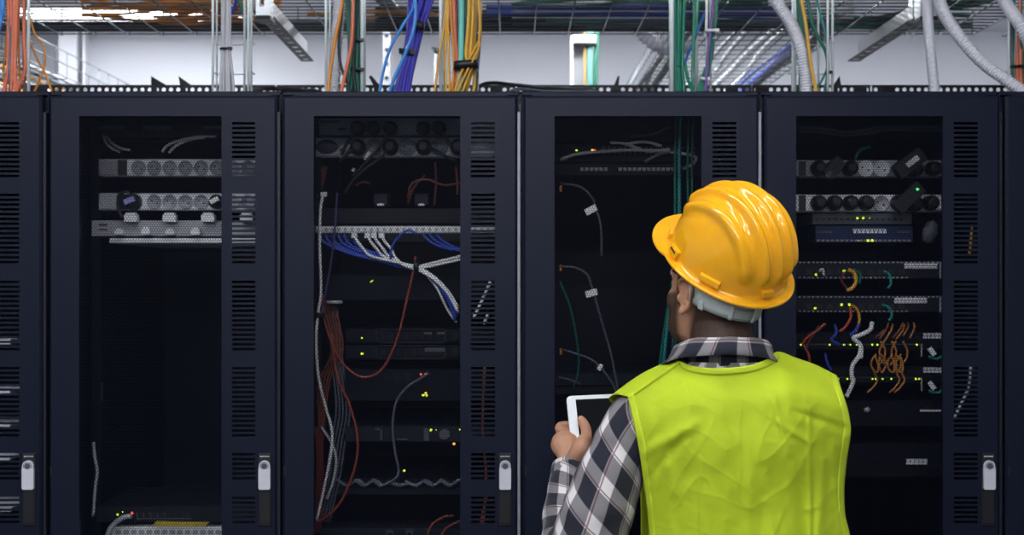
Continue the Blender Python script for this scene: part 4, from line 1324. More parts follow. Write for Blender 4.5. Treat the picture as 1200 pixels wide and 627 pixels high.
for (a, b_, m, lb) in ((692.5, 246, 'label', 'upper white cable tag in the third window'), (693, 343.5, 'label', 'middle white cable tag in the third window'), (703, 430, 'label', 'small lowest white cable tag in the third window')):
    sc = .55 if 'small' in lb else 1
    an = .5 if '246' in str(b_) else (.25 if '343' in str(b_) else 1.0)
    q = MB().obox(P(a, b_, 3.185), (math.cos(an), 0, math.sin(an)), (0, 1, 0), (-math.sin(an), 0, math.cos(an)), .0155 * sc, .002, .0075 * (sc + .15))
    tag(q.build('cable_tag', M[m]), lb, 'tag')
for pts, m, lb in (([(657, 215), (680, 219), (694, 232), (698, 244), (704, 265), (705, 300)], 'steel', 'thin dark cable leading to the upper white tag'),
                   ([(657, 312), (675, 314), (688, 322), (695, 341), (706, 380), (716, 415), (725, 460)], 'steel', 'thin grey cable falling past the middle white tag'),
                   ([(656, 330), (668, 360), (676, 400), (678, 430), (672, 455)], 'green', 'thin dark green cable at the left of the third window'),
                   ([(660, 410), (690, 420), (705, 432), (718, 450), (726, 470)], 'steel', 'dark cable passing the lowest white tag'),
                   ([(680, 450), (664, 444), (655, 442)], 'steel', 'dark cable lying on the shelf in the third window')):
    cable('patch_cable', pts, .0027, M['c_' + m], lb, Y=3.19)
t = thing('shelf', 'grey perforated shelf front just above the tablet', 'shelf', P(745, 462, YI))
face(t, 650, 842, 438, 452, M['device'], 'shelf_front', .5)
face(t, 650, 842, 453, 462, M['dark'], 'shelf_lip', .03)
for (y) in (247, 344, 395):
    q = MB().box(sx(656, 3.2), sx(659, 3.2), 3.19, 3.2, sz(y + 3, 3.2), sz(y - 3, 3.2)) if False else None
for y, lb in ((221, 'upper'), (314, 'middle'), (412, 'lower')):
    q = MB().box(sx(656, 3.2), sx(658.2, 3.2), 3.19, 3.21, sz(y + 3.5, 3.2), sz(y - 3.5, 3.2))
    tag(q.build('cable_clip', M['c_orange']), 'tiny orange cable clip at the left edge of the third window, ' + lb + ' one', 'clip')
device('blanking_cover', 'dark blank panel low in the third window left of the hand', 'panel', 650, 842, 520, 560, M['rack_in'], .02)

# --- cabinet 4
t = device('cable_organiser', 'dim cable organiser bar with grey cables at the top of the right cabinet', 'panel', 903, 1106, 149, 157, M['device'], .05)
for k, yy in enumerate((149, 153)):
    cable('patch_cable', [(935, yy), (960, yy + 1), (985, yy + 5), (1010, yy + 4), (1040, yy - 1), (1104, yy)], .0042, M['c_steel'], 'dim grey cable lying along the top organiser bar in the right cabinet', 'cable', 'cables on the top bar', Y=3.19)
cable('patch_cable', [(1002, 186), (1008, 176), (1020, 172)], .004, M['c_green'], 'short dim green cable above the upper strip in the right cabinet', Y=3.19)
t = strip(903, 1106, 187.5, 207, [1014, 1033], 'pale power strip with black plugs, upper one in the right cabinet', M['pdu2'], M['pdu'], 9)
rects(t, 'end_block', [(936, 944, 189, 206)], M['black'], YI - .012, .004)
t = strip(903, 1106, 228, 248, [1032], 'pale power strip with black plugs, lower one in the right cabinet', M['pdu'], M['pdu2'], 9)
rects(t, 'end_block', [(936, 944, 229, 247)], M['black'], YI - .012, .004)
for x, y, lb, cab, tg in ((958, 197.5, 'first', None, None), (975, 197.5, 'second', None, None), (995, 197.5, 'third', None, None), (1055, 197.5, 'fourth', None, None), (1070, 199, 'fifth', None, None), (1092, 198, 'sixth', None, None)):
    plug(x, y, 9, YI - .016, M['black'], 'black plug in the upper power strip of the right cabinet, %s from the left' % lb)
for x, y, lb, r in ((958, 238, 'first', 9), (976.5, 238, 'second', 9), (995.5, 238, 'third', 9), (1013.5, 238, 'fourth', 9), (1052, 238, 'fifth', 9.5), (1070, 239, 'sixth', 9.5), (1089, 238, 'seventh', 9)):
    plug(x, y, r, YI - .016, M['black'], 'black plug in the lower power strip of the right cabinet, %s from the left' % lb)
# bulky adapters lying across the strips
for (a, b_, c, d, r, lb, lm, t0, t1) in ((968, 206, 985, 188, .016, 'black adapter with a shiny label across the upper strip of the right cabinet, left one', 'devgrey', -.1, .25),
                                         (1050, 203, 1080, 180, .020, 'black adapter with a white label across the upper strip of the right cabinet, right one', 'label', .35, .8),
                                         (1050, 245, 1078, 219, .018, 'long black adapter with a green light across the lower strip', None, 0, 0)):
    p0, p1 = P(a, b_, 3.165), P(c, d, 3.165)
    t = thing('adapter', lb, 'adapter', (p0 + p1) / 2)
    ax = (p1 - p0).normalized()
    az = Vector((-ax.z, 0, ax.x))
    L = (p1 - p0).length / 2
    MB().obox((p0 + p1) / 2, ax, (0, 1, 0), az, L, .015, r).build('case', M['black'], t)
    if lm:
        cc = p0.lerp(p1, (t0 + t1) / 2)
        MB().obox(cc + Vector((0, -.0155, 0)), ax, (0, 1, 0), az, L * (t1 - t0), .001, r * .35).build('label_field', M[lm], t)
    else:
        led(t, 1075, 222, 'g', 3.148, 1.3)
q = MB().ball(P(1090, 272, 3.2), .022, .015, .034, 9, Matrix.Rotation(.3, 3, 'Y'))
tag(q.build('wrapped_adapter', M['devgrey']), 'pale wrapped adapter beside the blue switch in the right cabinet', 'adapter')
t = device('network_switch', 'grey network switch with small yellow lights above the blue switch', 'network switch', 952, 1069, 250, 263, M['devgrey'], .25)
rects(t, 'port_row', [(956 + 7 * k, 960 + 7 * k, 256, 258.5) for k in range(15)], M['black'], YI - .0125)
for x, c, s in ((1004.5, 'y', 1.2), (1011.5, 'y', 1.2), (1019, 'y', .6)):
    led(t, x, 255.5, c, YI - .015, s)
t = device('network_switch', 'blue network switch with white lettering in the right cabinet', 'network switch', 955, 1070, 264.5, 284, M['blueface'], .25)
rects(t, 'label_field', [(999, 1038, 268, 269)] + [(1000 + 5 * k, 1003.4 + 5 * k, 269.5, 273.2) for k in range(8)], M['pdu'], YI - .013)
rects(t, 'lettering', [(958, 975, 270.5, 273), (1052, 1066, 270.5, 273)], M['devgrey'], YI - .013)
rects(t, 'port_row', [(957 + 5.6 * k, 960.5 + 5.6 * k, 281, 283) for k in range(20)], M['pdu2'], YI - .0125)
led(t, 1006, 282, 'y', YI - .015, .6)
led(t, 1017, 282, 'y', YI - .015, 1.2)
led(t, 1022, 282, 'y', YI - .015, 1.2)
for n_, (a, b_, lx) in enumerate(((306.5, 326.5, (1060, 1102)), (347, 366, (1048, 1090)))):
    t = device('network_switch', ('upper' if not n_ else 'lower') + ' wide switch with dotted edges and white label in the right cabinet', 'network switch', 903, 1106, a, b_, M['device'], .35)
    rects(t, 'dotted_edge', [(936 + 5.2 * k, 938.6 + 5.2 * k, y, y + 1.6) for k in range(33) for y in (a + .3, b_ - 2) if not (y > a + 5 and k > 24)], M['pdu2'], YI - .0125)
    rects(t, 'label_field', [(lx[0] + 4.3 * k, lx[0] + 3.6 + 4.3 * k, a + 2 + 3.4 * j, a + 4.8 + 3.4 * j) for k in range(int((lx[1] - lx[0]) / 4.3)) for j in range(2)], M['pdu'], YI - .0125)
    rects(t, 'ear', [(1101, 1106, a + 1, b_)], M['pdu2'], YI - .0125)
    rects(t, 'port_row', [(945 + 12 * k, 952 + 12 * k, a + 9, a + 15) for k in range(10)], M['black'], YI - .0125)
    led(t, 956 - n_, a + 15 + .3 - n_, 'y', YI - .015, 1.1)
    led(t, 989 - n_ * 3, a + 11 - n_, 'y', YI - .015, 1.2)
    led(t, 995, a + 11 - n_, 'y', YI - .015, 1.2)
for n_, (a, b_) in enumerate(((390, 410), (430, 449))):
    t = device('patch_bay', ('upper' if not n_ else 'lower') + ' dark patch panel with yellow lights behind the orange cables', 'patch panel', 903, 1106, a, b_, M['rack_in'], .1)
    rects(t, 'port_row', [(938 + 9 * k, 944 + 9 * k, a + 4, a + 9) for k in range(16)], M['dark'], YI - .0125)
    rects(t, 'edge_line', [(936, 1080, b_ - 7, b_ - 6)], M['devgrey'], YI - .0125)
    rects(t, 'label_field', [(1082 + 4.6 * k, 1085.6 + 4.6 * k, a + .5 + 3.4 * j, a + 3.2 + 3.4 * j) for k in range(5) for j in range(2)], M['pdu'], YI - .0125)
    rects(t, 'ear', [(1079, 1080.6, a + 13, a + 28)], M['pdu2'], YI - .0125)
    yy = (404, 444)[n_]
    for x in ((938.5, 972, 989, 996, 1004, 1022, 1028, 1074) if not n_ else (982, 993, 997, 1022, 1026, 1034, 1044, 1073, 1077)):
        led(t, x, yy, 'y', YI - .015, .85)
for n_, y in enumerate((412, 452)):
    cable('patch_cable', [(1104, y - 14), (1107, y - 2), (1100, y + 8), (1088, y + 6)], .0036, M['c_teal'], ('upper' if not n_ else 'lower') + ' teal cable curling at the right of the patch panels', Y=3.19)
    q = MB().obox(P(1092, y, 3.185), (.6, 0, -.8), (0, 1, 0), (.8, 0, .6), .011, .004, .006)
    tag(q.build('connector_boot', M['label']), ('upper' if not n_ else 'lower') + ' white connector at the end of a teal cable', 'connector')
C4 = [('amber', [(994, 316), (1001, 320), (1003, 330), (998, 338), (992, 340)], 'thick amber cable curling from the upper wide switch', .005),
      ('green', [(1000, 316), (1008, 322), (1007, 332)], 'green cable next to the thick amber curl', .004),
      ('darkred', [(990, 318), (986, 328), (992, 338)], 'dark red cable left of the thick amber curl', .003),
      ('teal', [(1036, 318), (1042, 322), (1044, 332), (1040, 338)], 'teal cable curling down from the upper wide switch', .0035),
      ('teal', [(1034, 357), (1042, 361), (1045, 370), (1042, 376)], 'teal cable curling down from the lower wide switch', .0035),
      ('grey', [(960, 318), (964, 316), (966, 323)], 'pale cable hook at the left of the upper wide switch', .004),
      ('amber', [(998, 357), (1005, 364), (1007, 376), (1003, 388)], 'amber cable dropping from the lower wide switch', .0036),
      ('red', [(996, 360), (997, 372), (990, 384), (984, 388)], 'red cable dropping from the lower wide switch', .0036),
      ('midblue', [(1007, 379), (1002, 388), (996, 393)], 'blue cable ending at the upper patch panel', .0040),
      ('midblue', [(978, 380), (980, 390), (974, 398), (984, 404)], 'blue cable curving at the left of the upper patch panel', .0040),
      ('midblue', [(967, 414), (969, 424), (974, 434)], 'blue cable dropping left of the white cable', .0036),
      ('red', [(967, 379), (958, 387), (945, 396), (940, 404)], 'red cable fanning at the left end of the upper patch panel, upper one', .0036),
      ('red', [(942, 404), (948, 418), (948, 430)], 'red cable hanging at the left end of the upper patch panel', .0034),
      ('darkred', [(960, 382), (948, 400), (945, 412)], 'dark red cable fanning at the left end of the upper patch panel, lower one', .0034),
      ('white', [(1022, 377), (1020, 386), (1010, 392), (1000, 396), (1008, 404), (1007, 416), (999, 428), (998, 440), (1000, 446), (996, 456), (992, 465)], 'thick white cable winding down between red and orange cables', .0058),
      ('white', [(1000, 397), (1009, 406), (1009, 420)], 'short white cable beside the thick winding one', .005)]
for m, pts, lb, r in C4:
    cable('patch_cable', pts, r, M['c_' + m], lb, Y=3.185)
rd = random.Random(77)
for k, (a, b_, c, d) in enumerate(((1041, 378, 1030, 398), (1046, 380, 1036, 400), (1058, 378, 1046, 396), (1060, 380, 1050, 398), (1064, 378, 1058, 394), (1071, 378, 1066, 396), (1036, 386, 1026, 396))):
    cable('patch_cable', [(a, b_), ((a + c) / 2 + 3, (b_ + d) / 2 - 2), (c, d)], .0027, M['c_dimorange'] if k % 2 else M['c_rust'], 'orange patch cable bent into the top of the upper right patch panel', 'cable', 'orange patch cables, top row', Y=3.185)
for k, x in enumerate((1032, 1036, 1045, 1050, 1058)):
    s = -1 if k % 2 else 1
    cable('patch_cable', [(x, 400), (x + 5 * s, 410), (x + 4 * s, 420), (x - 2 * s, 428)], .0027, M['c_dimorange'], 'orange patch cable looping between the two patch panels', 'cable', 'orange loops between the panels', Y=3.185)
for k, x in enumerate((1027, 1032, 1046, 1050, 1056)):
    s = 1 if k % 2 else -1
    cable('patch_cable', [(x, 415), (x + 6 * s, 424), (x + 4 * s, 433), (x + 1, 436), (x - 2 * s, 428), (x - 1, 418)], .0027, M['c_dimorange'], 'amber patch cable looped in front of the lower patch panel', 'cable', 'amber loops in front of the lower panel', Y=3.18)
for k, x in enumerate((1024, 1050, 1056)):
    cable('patch_cable', [(x, 436), (x + 4, 446), (x - 2, 455), (x - 8, 460)], .0027, M['c_dimorange'], 'orange patch cable hanging below the lower patch panel', 'cable', 'orange ends below the lower panel', Y=3.185)
for (a, b_, sc, lb, px_) in ((1016, 480, 1, 'small round pale connector below the orange cables', 0),):
    q = MB().ball(P(a, b_, 3.19), .009, .005, .008, 10)
    tag(q.build('connector_boot', M['pdu2']), lb, 'connector')
t = device('rack_server', 'very dark server with a pale diagonal strip, below the orange cables', 'server', 903, 1106, 470, 500, M['rack_in'], .5)
rects(t, 'pale_strip', [(1078, 1103, 480, 482)], M['pdu'], YI - .0125, .004)
rects(t, 'grille', [(1085 + 2.5 * k, 1086.4 + 2.5 * k, 470, 479) for k in range(4)] + [(1026, 1036, 486, 490)], M['dark'], YI - .0125, .004)
t = device('rack_server', 'very dark server with a small white label, low in the right cabinet', 'server', 903, 1106, 520, 560, M['rack_in'], .5)
rects(t, 'label_field', [(1062 + 5 * k, 1066 + 5 * k, 538 + 3.3 * j, 540.8 + 3.3 * j) for k in range(5) for j in range(2)], M['pdu'], YI - .0125, .003)
rects(t, 'edge_line', [(994 + 6 * k, 998 + 6 * k, 538, 539.5) for k in range(10)] + [(1085, 1105, 548, 549)], M['dark'], YI - .0125, .003)
rects(t, 'lower_ports', [(998 + 8 * k, 1003 + 8 * k, 555, 558) for k in range(10)], M['dark'], YI - .0125, .003)

# --- behind the slotted strip at the left edge and behind the other slots
for k, (a, b_) in enumerate(((398, 404), (458, 463), (498, 502), (536, 540), (596, 600))):
    device('patch_bay', 'pale panel edge glinting behind the slots at the left edge, %s' % ('topmost', 'second from the top', 'third from the top', 'fourth from the top', 'lowest')[k], 'panel', -60, 12, a, b_, M['pdu'], .2, YI, 'panel edges at the left edge')
for pts, m, lb in (([(1146, 165), (1143, 200), (1148, 230), (1140, 265), (1136, 300)], 'amber', 'amber cable glimpsed through the slots of the right cabinet'),
                   ([(1138, 420), (1136, 450), (1128, 470), (1118, 490)], 'white', 'white cable glimpsed through the lower slots of the right cabinet'),
                   ([(575, 330), (566, 350), (555, 372)], 'white', 'white cable glimpsed through the slots left of the third cabinet, upper'),
                   ([(572, 368), (567, 380)], 'white', 'white cable glimpsed through the slots left of the third cabinet, short'),
                   ([(568, 430), (566, 500), (570, 560), (566, 620)], 'rust', 'red cable glimpsed through the lower slots of the second cabinet'),
                   ([(573, 575), (566, 600), (562, 625)], 'rust', 'short red cable glimpsed through the lowest slots of the second cabinet')):
    cable('patch_cable', pts, .004, M['c_' + m], lb, Y=3.17)

# ---------------------------------------------------------------- the worker
YP = 2.37


def remesh(mb, voxel, name, smooth=2):
    me = bpy.data.meshes.new(name)
    me.from_pydata([tuple(v) for v in mb.v], [], mb.f)
    o = bpy.data.objects.new(name + '_tmp', me)
    COL.objects.link(o)
    m = o.modifiers.new('r', 'REMESH')
    m.mode = 'VOXEL'
    m.voxel_size = voxel
    m.use_smooth_shade = True
    if smooth:
        s = o.modifiers.new('s', 'SMOOTH')
        s.iterations = smooth
        s.factor = 0.5
    dg = bpy.context.evaluated_depsgraph_get()
    dg.update()
    r = bpy.data.meshes.new_from_object(o.evaluated_get(dg))
    r.name = name
    bpy.data.objects.remove(o)
    bpy.data.meshes.remove(me)
    r.polygons.foreach_set('use_smooth', [True] * len(r.polygons))
    return r


ROOT = (.45, YP, 0)
HEAD = Vector((.402, 2.385, 1.607))
RH = Matrix.Rotation(math.radians(33), 3, 'Z') @ Matrix.Rotation(math.radians(14), 3, 'X')
HAT = P(853, 301.5, 2.37)
RHAT = Matrix.Rotation(math.radians(42), 3, 'Z') @ Matrix.Rotation(math.radians(35), 3, 'X') @ Matrix.Rotation(math.radians(-15), 3, 'Y')


def hl(x, y, z):
    return HEAD + RH @ Vector((x, y, z))


person = thing('person', 'person seen from behind in a plaid shirt and yellow green vest, holding a tablet', 'person', ROOT)

# torso rings: z, xc, yc, rx, ry
TR = [(.90, .458, 2.38, .158, .108), (1.0, .455, 2.38, .150, .103), (1.12, .448, 2.378, .148, .099), (1.25, .442, 2.372, .160, .102),
      (1.34, .438, 2.368, .170, .098), (1.40, .434, 2.366, .155, .082), (1.44, .425, 2.366, .11, .068), (1.47, .42, 2.368, .076, .062)]
X_, Y_, Z_ = Vector((1, 0, 0)), Vector((0, 1, 0)), Vector((0, 0, 1))


def torso_rings(off, zmin=0):
    return [(Vector((xc, yc, z)), X_, Y_, rx + off, ry + off) for z, xc, yc, rx, ry in TR if z >= zmin]


TX = .2385      # middle of the tablet, the right hand mirrors the left


def mir(p):
    return Vector((2 * TX - p.x, p.y, p.z))


SH_L = P(745, 498, 2.375)
EL_L = P(679, 652, 2.375)
WR_L = P(667, 543, 2.612)
SH_R = P(948, 492, 2.385)
EL_R = Vector((.565, 2.45, 1.10))
WR_R = mir(WR_L)


def hand(mb, q):
    """left hand closed round the tablet edge; q mirrors for the right"""
    def p(*a):
        return q(P(*a))
    mb.tube([p(667, 556, 2.595), p(667, 543, 2.612), p(667, 531, 2.630), p(663, 520, 2.648), p(661, 511, 2.662)], [.0235, .0225, .030, .035, .026], 14, 4, flat=.85)
    mb.tube([p(670, 545, 2.602), p(677, 533, 2.588), p(681, 524, 2.583), p(685, 514, 2.598)], [.019, .0215, .0205, .014], 12, 4)
    # thumb: leaves the side of the palm and lies on the front of the tablet
    mb.tube([p(678, 530, 2.588), p(686, 517, 2.600), p(687, 504, 2.624), p(683, 495, 2.643), p(679.5, 489.5, 2.655)], [.016, .0140, .0118, .0110, .0078], 12, 5)
    # four fingers curling behind the tablet
    for k, (py, L, r) in enumerate(((503, 1.0, .0094), (512.5, 1.08, .0096), (521.5, 1.0, .0090), (530, .82, .0080))):
        dY = -.014 * k
        mb.tube([p(661, py + 5, 2.655 + dY), p(655.5 + k * .6, py, 2.680 + dY), p(657 + k * .6, py - 4, 2.694 + dY), p(665, py - 5, 2.700 + dY), p(665 + 14 * L, py - 4, 2.699 + dY), p(665 + 26 * L, py - 1, 2.689 + dY)],
                [r * 1.15, r * 1.12, r * 1.05, r, r * .92, r * .72], 10, 4)


def build_body():
    b = MB()
    b.loft(torso_rings(0), 40, 2.3)
    # shoulders
    for s, sh in ((-1, SH_L), (1, SH_R)):
        b.tube([Vector((.425, 2.365, 1.425)), Vector((.425, 2.365, 1.425)).lerp(sh, .55) + Vector((0, 0, .004)), sh], [.058, .054, .055], 16, 4)
    # neck
    b.tube([Vector((.42, 2.362, 1.38)), Vector((.418, 2.366, 1.46)), Vector((.412, 2.378, 1.53)), Vector((.405, 2.385, 1.59))], [.078, .068, .064, .062], 24, 5)
    # skull and face, rings from the jaw to the crown
    hr = [(-.118, .046, .022, .026), (-.108, .042, .040, .044), (-.09, .032, .055, .060), (-.06, .018, .064, .076), (-.03, .006, .069, .090), (0, 0, .073, .096), (.03, -.002, .076, .098),
          (.06, -.004, .0755, .097), (.085, -.006, .068, .088), (.105, -.007, .052, .070), (.118, -.008, .032, .045), (.123, -.008, .012, .015)]
    b.loft([(hl(0, cy, z), RH @ X_, RH @ Y_, rx, ry) for z, cy, rx, ry in hr], 40, 2.15)
    # brow, nose, lips, chin
    b.tube([hl(-.045, .078, .022), hl(-.02, .092, .024), hl(.02, .092, .024), hl(.045, .078, .022)], [.010, .0115, .0115, .010], 8, 4)
    b.tube([hl(0, .088, .015), hl(0, .094, -.008), hl(0, .101, -.027)], [.008, .010, .014], 10, 4)
    b.ball(hl(-.011, .093, -.031), .009, .009, .007, 10)
    b.ball(hl(.011, .093, -.031), .009, .009, .007, 10)
    b.tube([hl(-.024, .080, -.058), hl(0, .093, -.055), hl(.024, .080, -.058)], [.004, .008, .004], 8, 5)
    b.tube([hl(-.020, .080, -.068), hl(0, .091, -.068), hl(.020, .080, -.068)], [.004, .008, .004], 8, 5)
    b.ball(hl(0, .074, -.098), .020, .016, .016, 12)
    for s in (-1, 1):
        b.ball(hl(s * .031, .0745, .003), .0155, .013, .0120, 12)
        b.ball(hl(s * .045, .054, -.028), .023, .024, .028, 14)
        # ear: back plate, helix rim, antihelix, lobe, tragus
        ex = s * .0765
        E = RH @ Matrix.Rotation(s * math.radians(-7), 3, 'Z')

        def ear(x, y, z):
            return hl(ex + s * .002, -.004, -.004) + E @ Vector((s * x * 1.1, y * 1.15, z * 1.08))
        b.ball(ear(.000, -.002, .002), .0055, .020, .030, 14, E)
        b.tube([ear(.000, .014, .006), ear(.006, .015, .021), ear(.009, .002, .032), ear(.011, -.016, .027), ear(.012, -.023, .008), ear(.009, -.018, -.013), ear(.005, -.006, -.027)], [.0035, .0040, .0044, .0044, .0042, .0042, .0050], 8, 5)
        b.tube([ear(.006, -.004, .020), ear(.009, -.010, .006), ear(.008, -.007, -.012)], [.003, .0036, .003], 8, 4)
        b.ball(ear(.004, .000, -.028), .0055, .008, .009, 10, E)
        b.ball(ear(.004, .012, -.006), .0045, .004, .008, 10, E)
    # arms
    b.tube([SH_L, SH_L.lerp(EL_L, .3), SH_L.lerp(EL_L, .7), EL_L], [.052, .048, .042, .038], 16, 4)
    b.tube([EL_L, P(671, 628, 2.465), P(668.5, 594, 2.535), P(668, 566, 2.58), WR_L], [.038, .038, .031, .026, .0235], 16, 4)
    b.tube([SH_R, SH_R.lerp(EL_R, .3), SH_R.lerp(EL_R, .7), EL_R], [.052, .048, .042, .038], 16, 4)
    b.tube([EL_R, EL_R.lerp(WR_R, .3), EL_R.lerp(WR_R, .75), WR_R], [.038, .040, .029, .0235], 16, 4)
    hand(b, lambda p: p)
    hand(b, mir)
    # hips and legs
    b.loft([(Vector((.47, 2.375, z)), X_, Y_, rx, ry) for z, rx, ry in ((.80, .10, .09), (.84, .155, .115), (.90, .165, .118), (.95, .16, .112))], 32, 2.3)
    for s in (-1, 1):
        b.tube([(.47 + s * .085, 2.375, .88), (.47 + s * .095, 2.385, .66), (.47 + s * .10, 2.385, .48), (.47 + s * .105, 2.375, .30), (.47 + s * .105, 2.365, .08)], [.088, .075, .056, .052, .036], 16, 5)
        b.tube([(.47 + s * .105, 2.345, .05), (.47 + s * .115, 2.50, .04)], [.036, .034], 12, 3)
    return b


bm_ = remesh(build_body(), .0032, 'body', 2)
nv = len(bm_.vertices)
co = np.empty(nv * 3, dtype=np.float32)
bm_.vertices.foreach_get('co', co)
co = co.reshape(-1, 3)
RHn = np.array(RH)
loc = (co - np.array(HEAD)) @ RHn     # head-local coordinates


def sstep(a, b, x):
    t = np.clip((x - a) / (b - a), 0, 1)
    return t * t * (3 - 2 * t)


lx, ly, lz = loc[:, 0], loc[:, 1], loc[:, 2]
earm = sstep(.073, .077, np.abs(lx)) * sstep(-.034, -.028, ly) * (1 - sstep(.008, .012, ly)) * sstep(-.045, -.038, lz) * (1 - sstep(.032, .04, lz))
beard = sstep(.010, .040, ly) * (1 - sstep(-.012, .004, lz + (ly - .03) * .35)) * sstep(-.16, -.145, lz)
side = sstep(.010, .016, ly) * (1 - sstep(.032, .042, ly)) * sstep(-.04, -.02, lz) * sstep(.04, .05, np.abs(lx))
lips = sstep(.086, .09, ly) * (np.abs(lz + .062) < .010)
nape = (1 - sstep(-.042, -.015, ly + lz * .25)) * sstep(-.112, -.078, lz)
mask = np.clip(np.maximum(np.maximum(beard * .9, side), nape), 0, 1) * (1 - earm) * (1 - lips)
mask *= (lz > -.2)
mask = np.clip(mask * 1.3, 0, .95)
mask[np.sqrt(lx ** 2 + ly ** 2) > .16] = 0
at = bm_.attributes.new('stubble', 'FLOAT', 'POINT')
at.data.foreach_set('value', mask.astype(np.float32))
bm_.transform(Matrix.Translation(-Vector(ROOT)))


def skin_material():
    m = bpy.data.materials.new('skin')
    m.use_nodes = True
    nt = m.node_tree
    b = nt.nodes['Principled BSDF']
    b.inputs['Roughness'].default_value = .5
    b.inputs['Subsurface Weight'].default_value = .12
    b.inputs['Specular IOR Level'].default_value = .3
    b.inputs['Subsurface Radius'].default_value = (.02, .008, .004)
    b.inputs['Subsurface Scale'].default_value = .25
    a = nt.nodes.new('ShaderNodeAttribute')
    a.attribute_name = 'stubble'
    tc = nt.nodes.new('ShaderNodeTexCoord')
    n1 = nt.nodes.new('ShaderNodeTexNoise')
    n1.inputs['Scale'].default_value = 500
    n1.inputs['Detail'].default_value = 2
    n2 = nt.nodes.new('ShaderNodeTexNoise')
    n2.inputs['Scale'].default_value = 25
    for n in (n1, n2):
        nt.links.new(tc.outputs['Object'], n.inputs['Vector'])
    base = nt.nodes.new('ShaderNodeMix')
    base.data_type = 'RGBA'
    base.inputs[6].default_value = (.46, .23, .14, 1)
    base.inputs[7].default_value = (.56, .30, .19, 1)
    nt.links.new(n2.outputs['Fac'], base.inputs[0])
    mr = nt.nodes.new('ShaderNodeMapRange')
    mr.inputs[1].default_value = .25
    mr.inputs[2].default_value = .75
    mr.inputs[3].default_value = .86
    mr.inputs[4].default_value = 1.0
    nt.links.new(n1.outputs['Fac'], mr.inputs[0])
    mu = nt.nodes.new('ShaderNodeMath')
    mu.operation = 'MULTIPLY'
    nt.links.new(mr.outputs[0], mu.inputs[0])
    nt.links.new(a.outputs['Fac'], mu.inputs[1])
    mx = nt.nodes.new('ShaderNodeMix')
    mx.data_type = 'RGBA'
    mx.inputs[7].default_value = (.018, .012, .010, 1)
    nt.links.new(base.outputs[2], mx.inputs[6])
    nt.links.new(mu.outputs[0], mx.inputs[0])
    nt.links.new(mx.outputs[2], b.inputs['Base Color'])
    bp = nt.nodes.new('ShaderNodeBump')
    bp.inputs['Strength'].default_value = .25
    bp.inputs['Distance'].default_value = .001
    nt.links.new(n1.outputs['Fac'], bp.inputs['Height'])
    nt.links.new(bp.outputs['Normal'], b.inputs['Normal'])
    return m


M['skin'] = skin_material()
bm_.materials.clear()
bm_.materials.append(M['skin'])
body = bpy.data.objects.new('body', bm_)
COL.objects.link(body)
body.parent = person

# thumb nails
b = MB()
for q in (lambda p: p, mir):
    b.ball(q(P(680.6, 491.5, 2.6435)), .0055, .0022, .0068, 10)
b.build('nails', mat('nail', (.62, .36, .27), .35), person)

# eyes and eyebrows
M['eye'] = mat('eye_white', (.75, .72, .68), .25)
M['iris'] = mat('dark_iris', (.03, .015, .008), .2)
for s in (-1, 1):
    e = MB().ball(hl(s * .031, .0800, .001), .0115, .0085, .0052, 16).build('eye', M['eye'], person)
    MB().ball(hl(s * .031, .0868, .001), .0042, .0022, .0042, 12).build('iris', M['iris'], e)
    MB().tube([hl(s * .016, .1010, .021), hl(s * .031, .0985, .026), hl(s * .047, .0870, .021)], [.0022, .0034, .0018], 8, 5).build('eyebrow', M['hair'], person)

# hair: short cap over the back and top of the head
hb = MB()
hr = [(-.02, .004, .0735, .0945), (0, 0, .0765, .0995), (.03, -.002, .0795, .1015), (.06, -.004, .079, .1005), (.085, -.006, .0715, .0915), (.105, -.007, .055, .073), (.119, -.008, .034, .047), (.126, -.008, .012, .015)]
n = 72
vs = []
for z, cy, rx, ry in hr:
    for k in range(n):
        t = 2 * PI * k / n
        ct, st = math.cos(t), math.sin(t)
        vs.append(hl(rx * math.copysign(abs(ct) ** (2 / 2.15), ct), cy + ry * math.copysign(abs(st) ** (2 / 2.15), st), z))
fs = []
for i in range(len(hr) - 1):
    for k in range(n):
        st = math.sin(2 * PI * (k + .5) / n)
        z = (hr[i][0] + hr[i + 1][0]) / 2
        lim = -.34 if z < .035 else (.55 if z < .06 else 2)
        if st < lim:
            fs.append((i * n + k, i * n + (k + 1) % n, (i + 1) * n + (k + 1) % n, (i + 1) * n + k))
fs.append(tuple((len(hr) - 1) * n + k for k in range(n)))
hb.add(vs, fs, True)
ho = hb.build('hair', M['hair'], person)
so = ho.modifiers.new('thick', 'SOLIDIFY')
so.thickness = .003
so.offset = 0


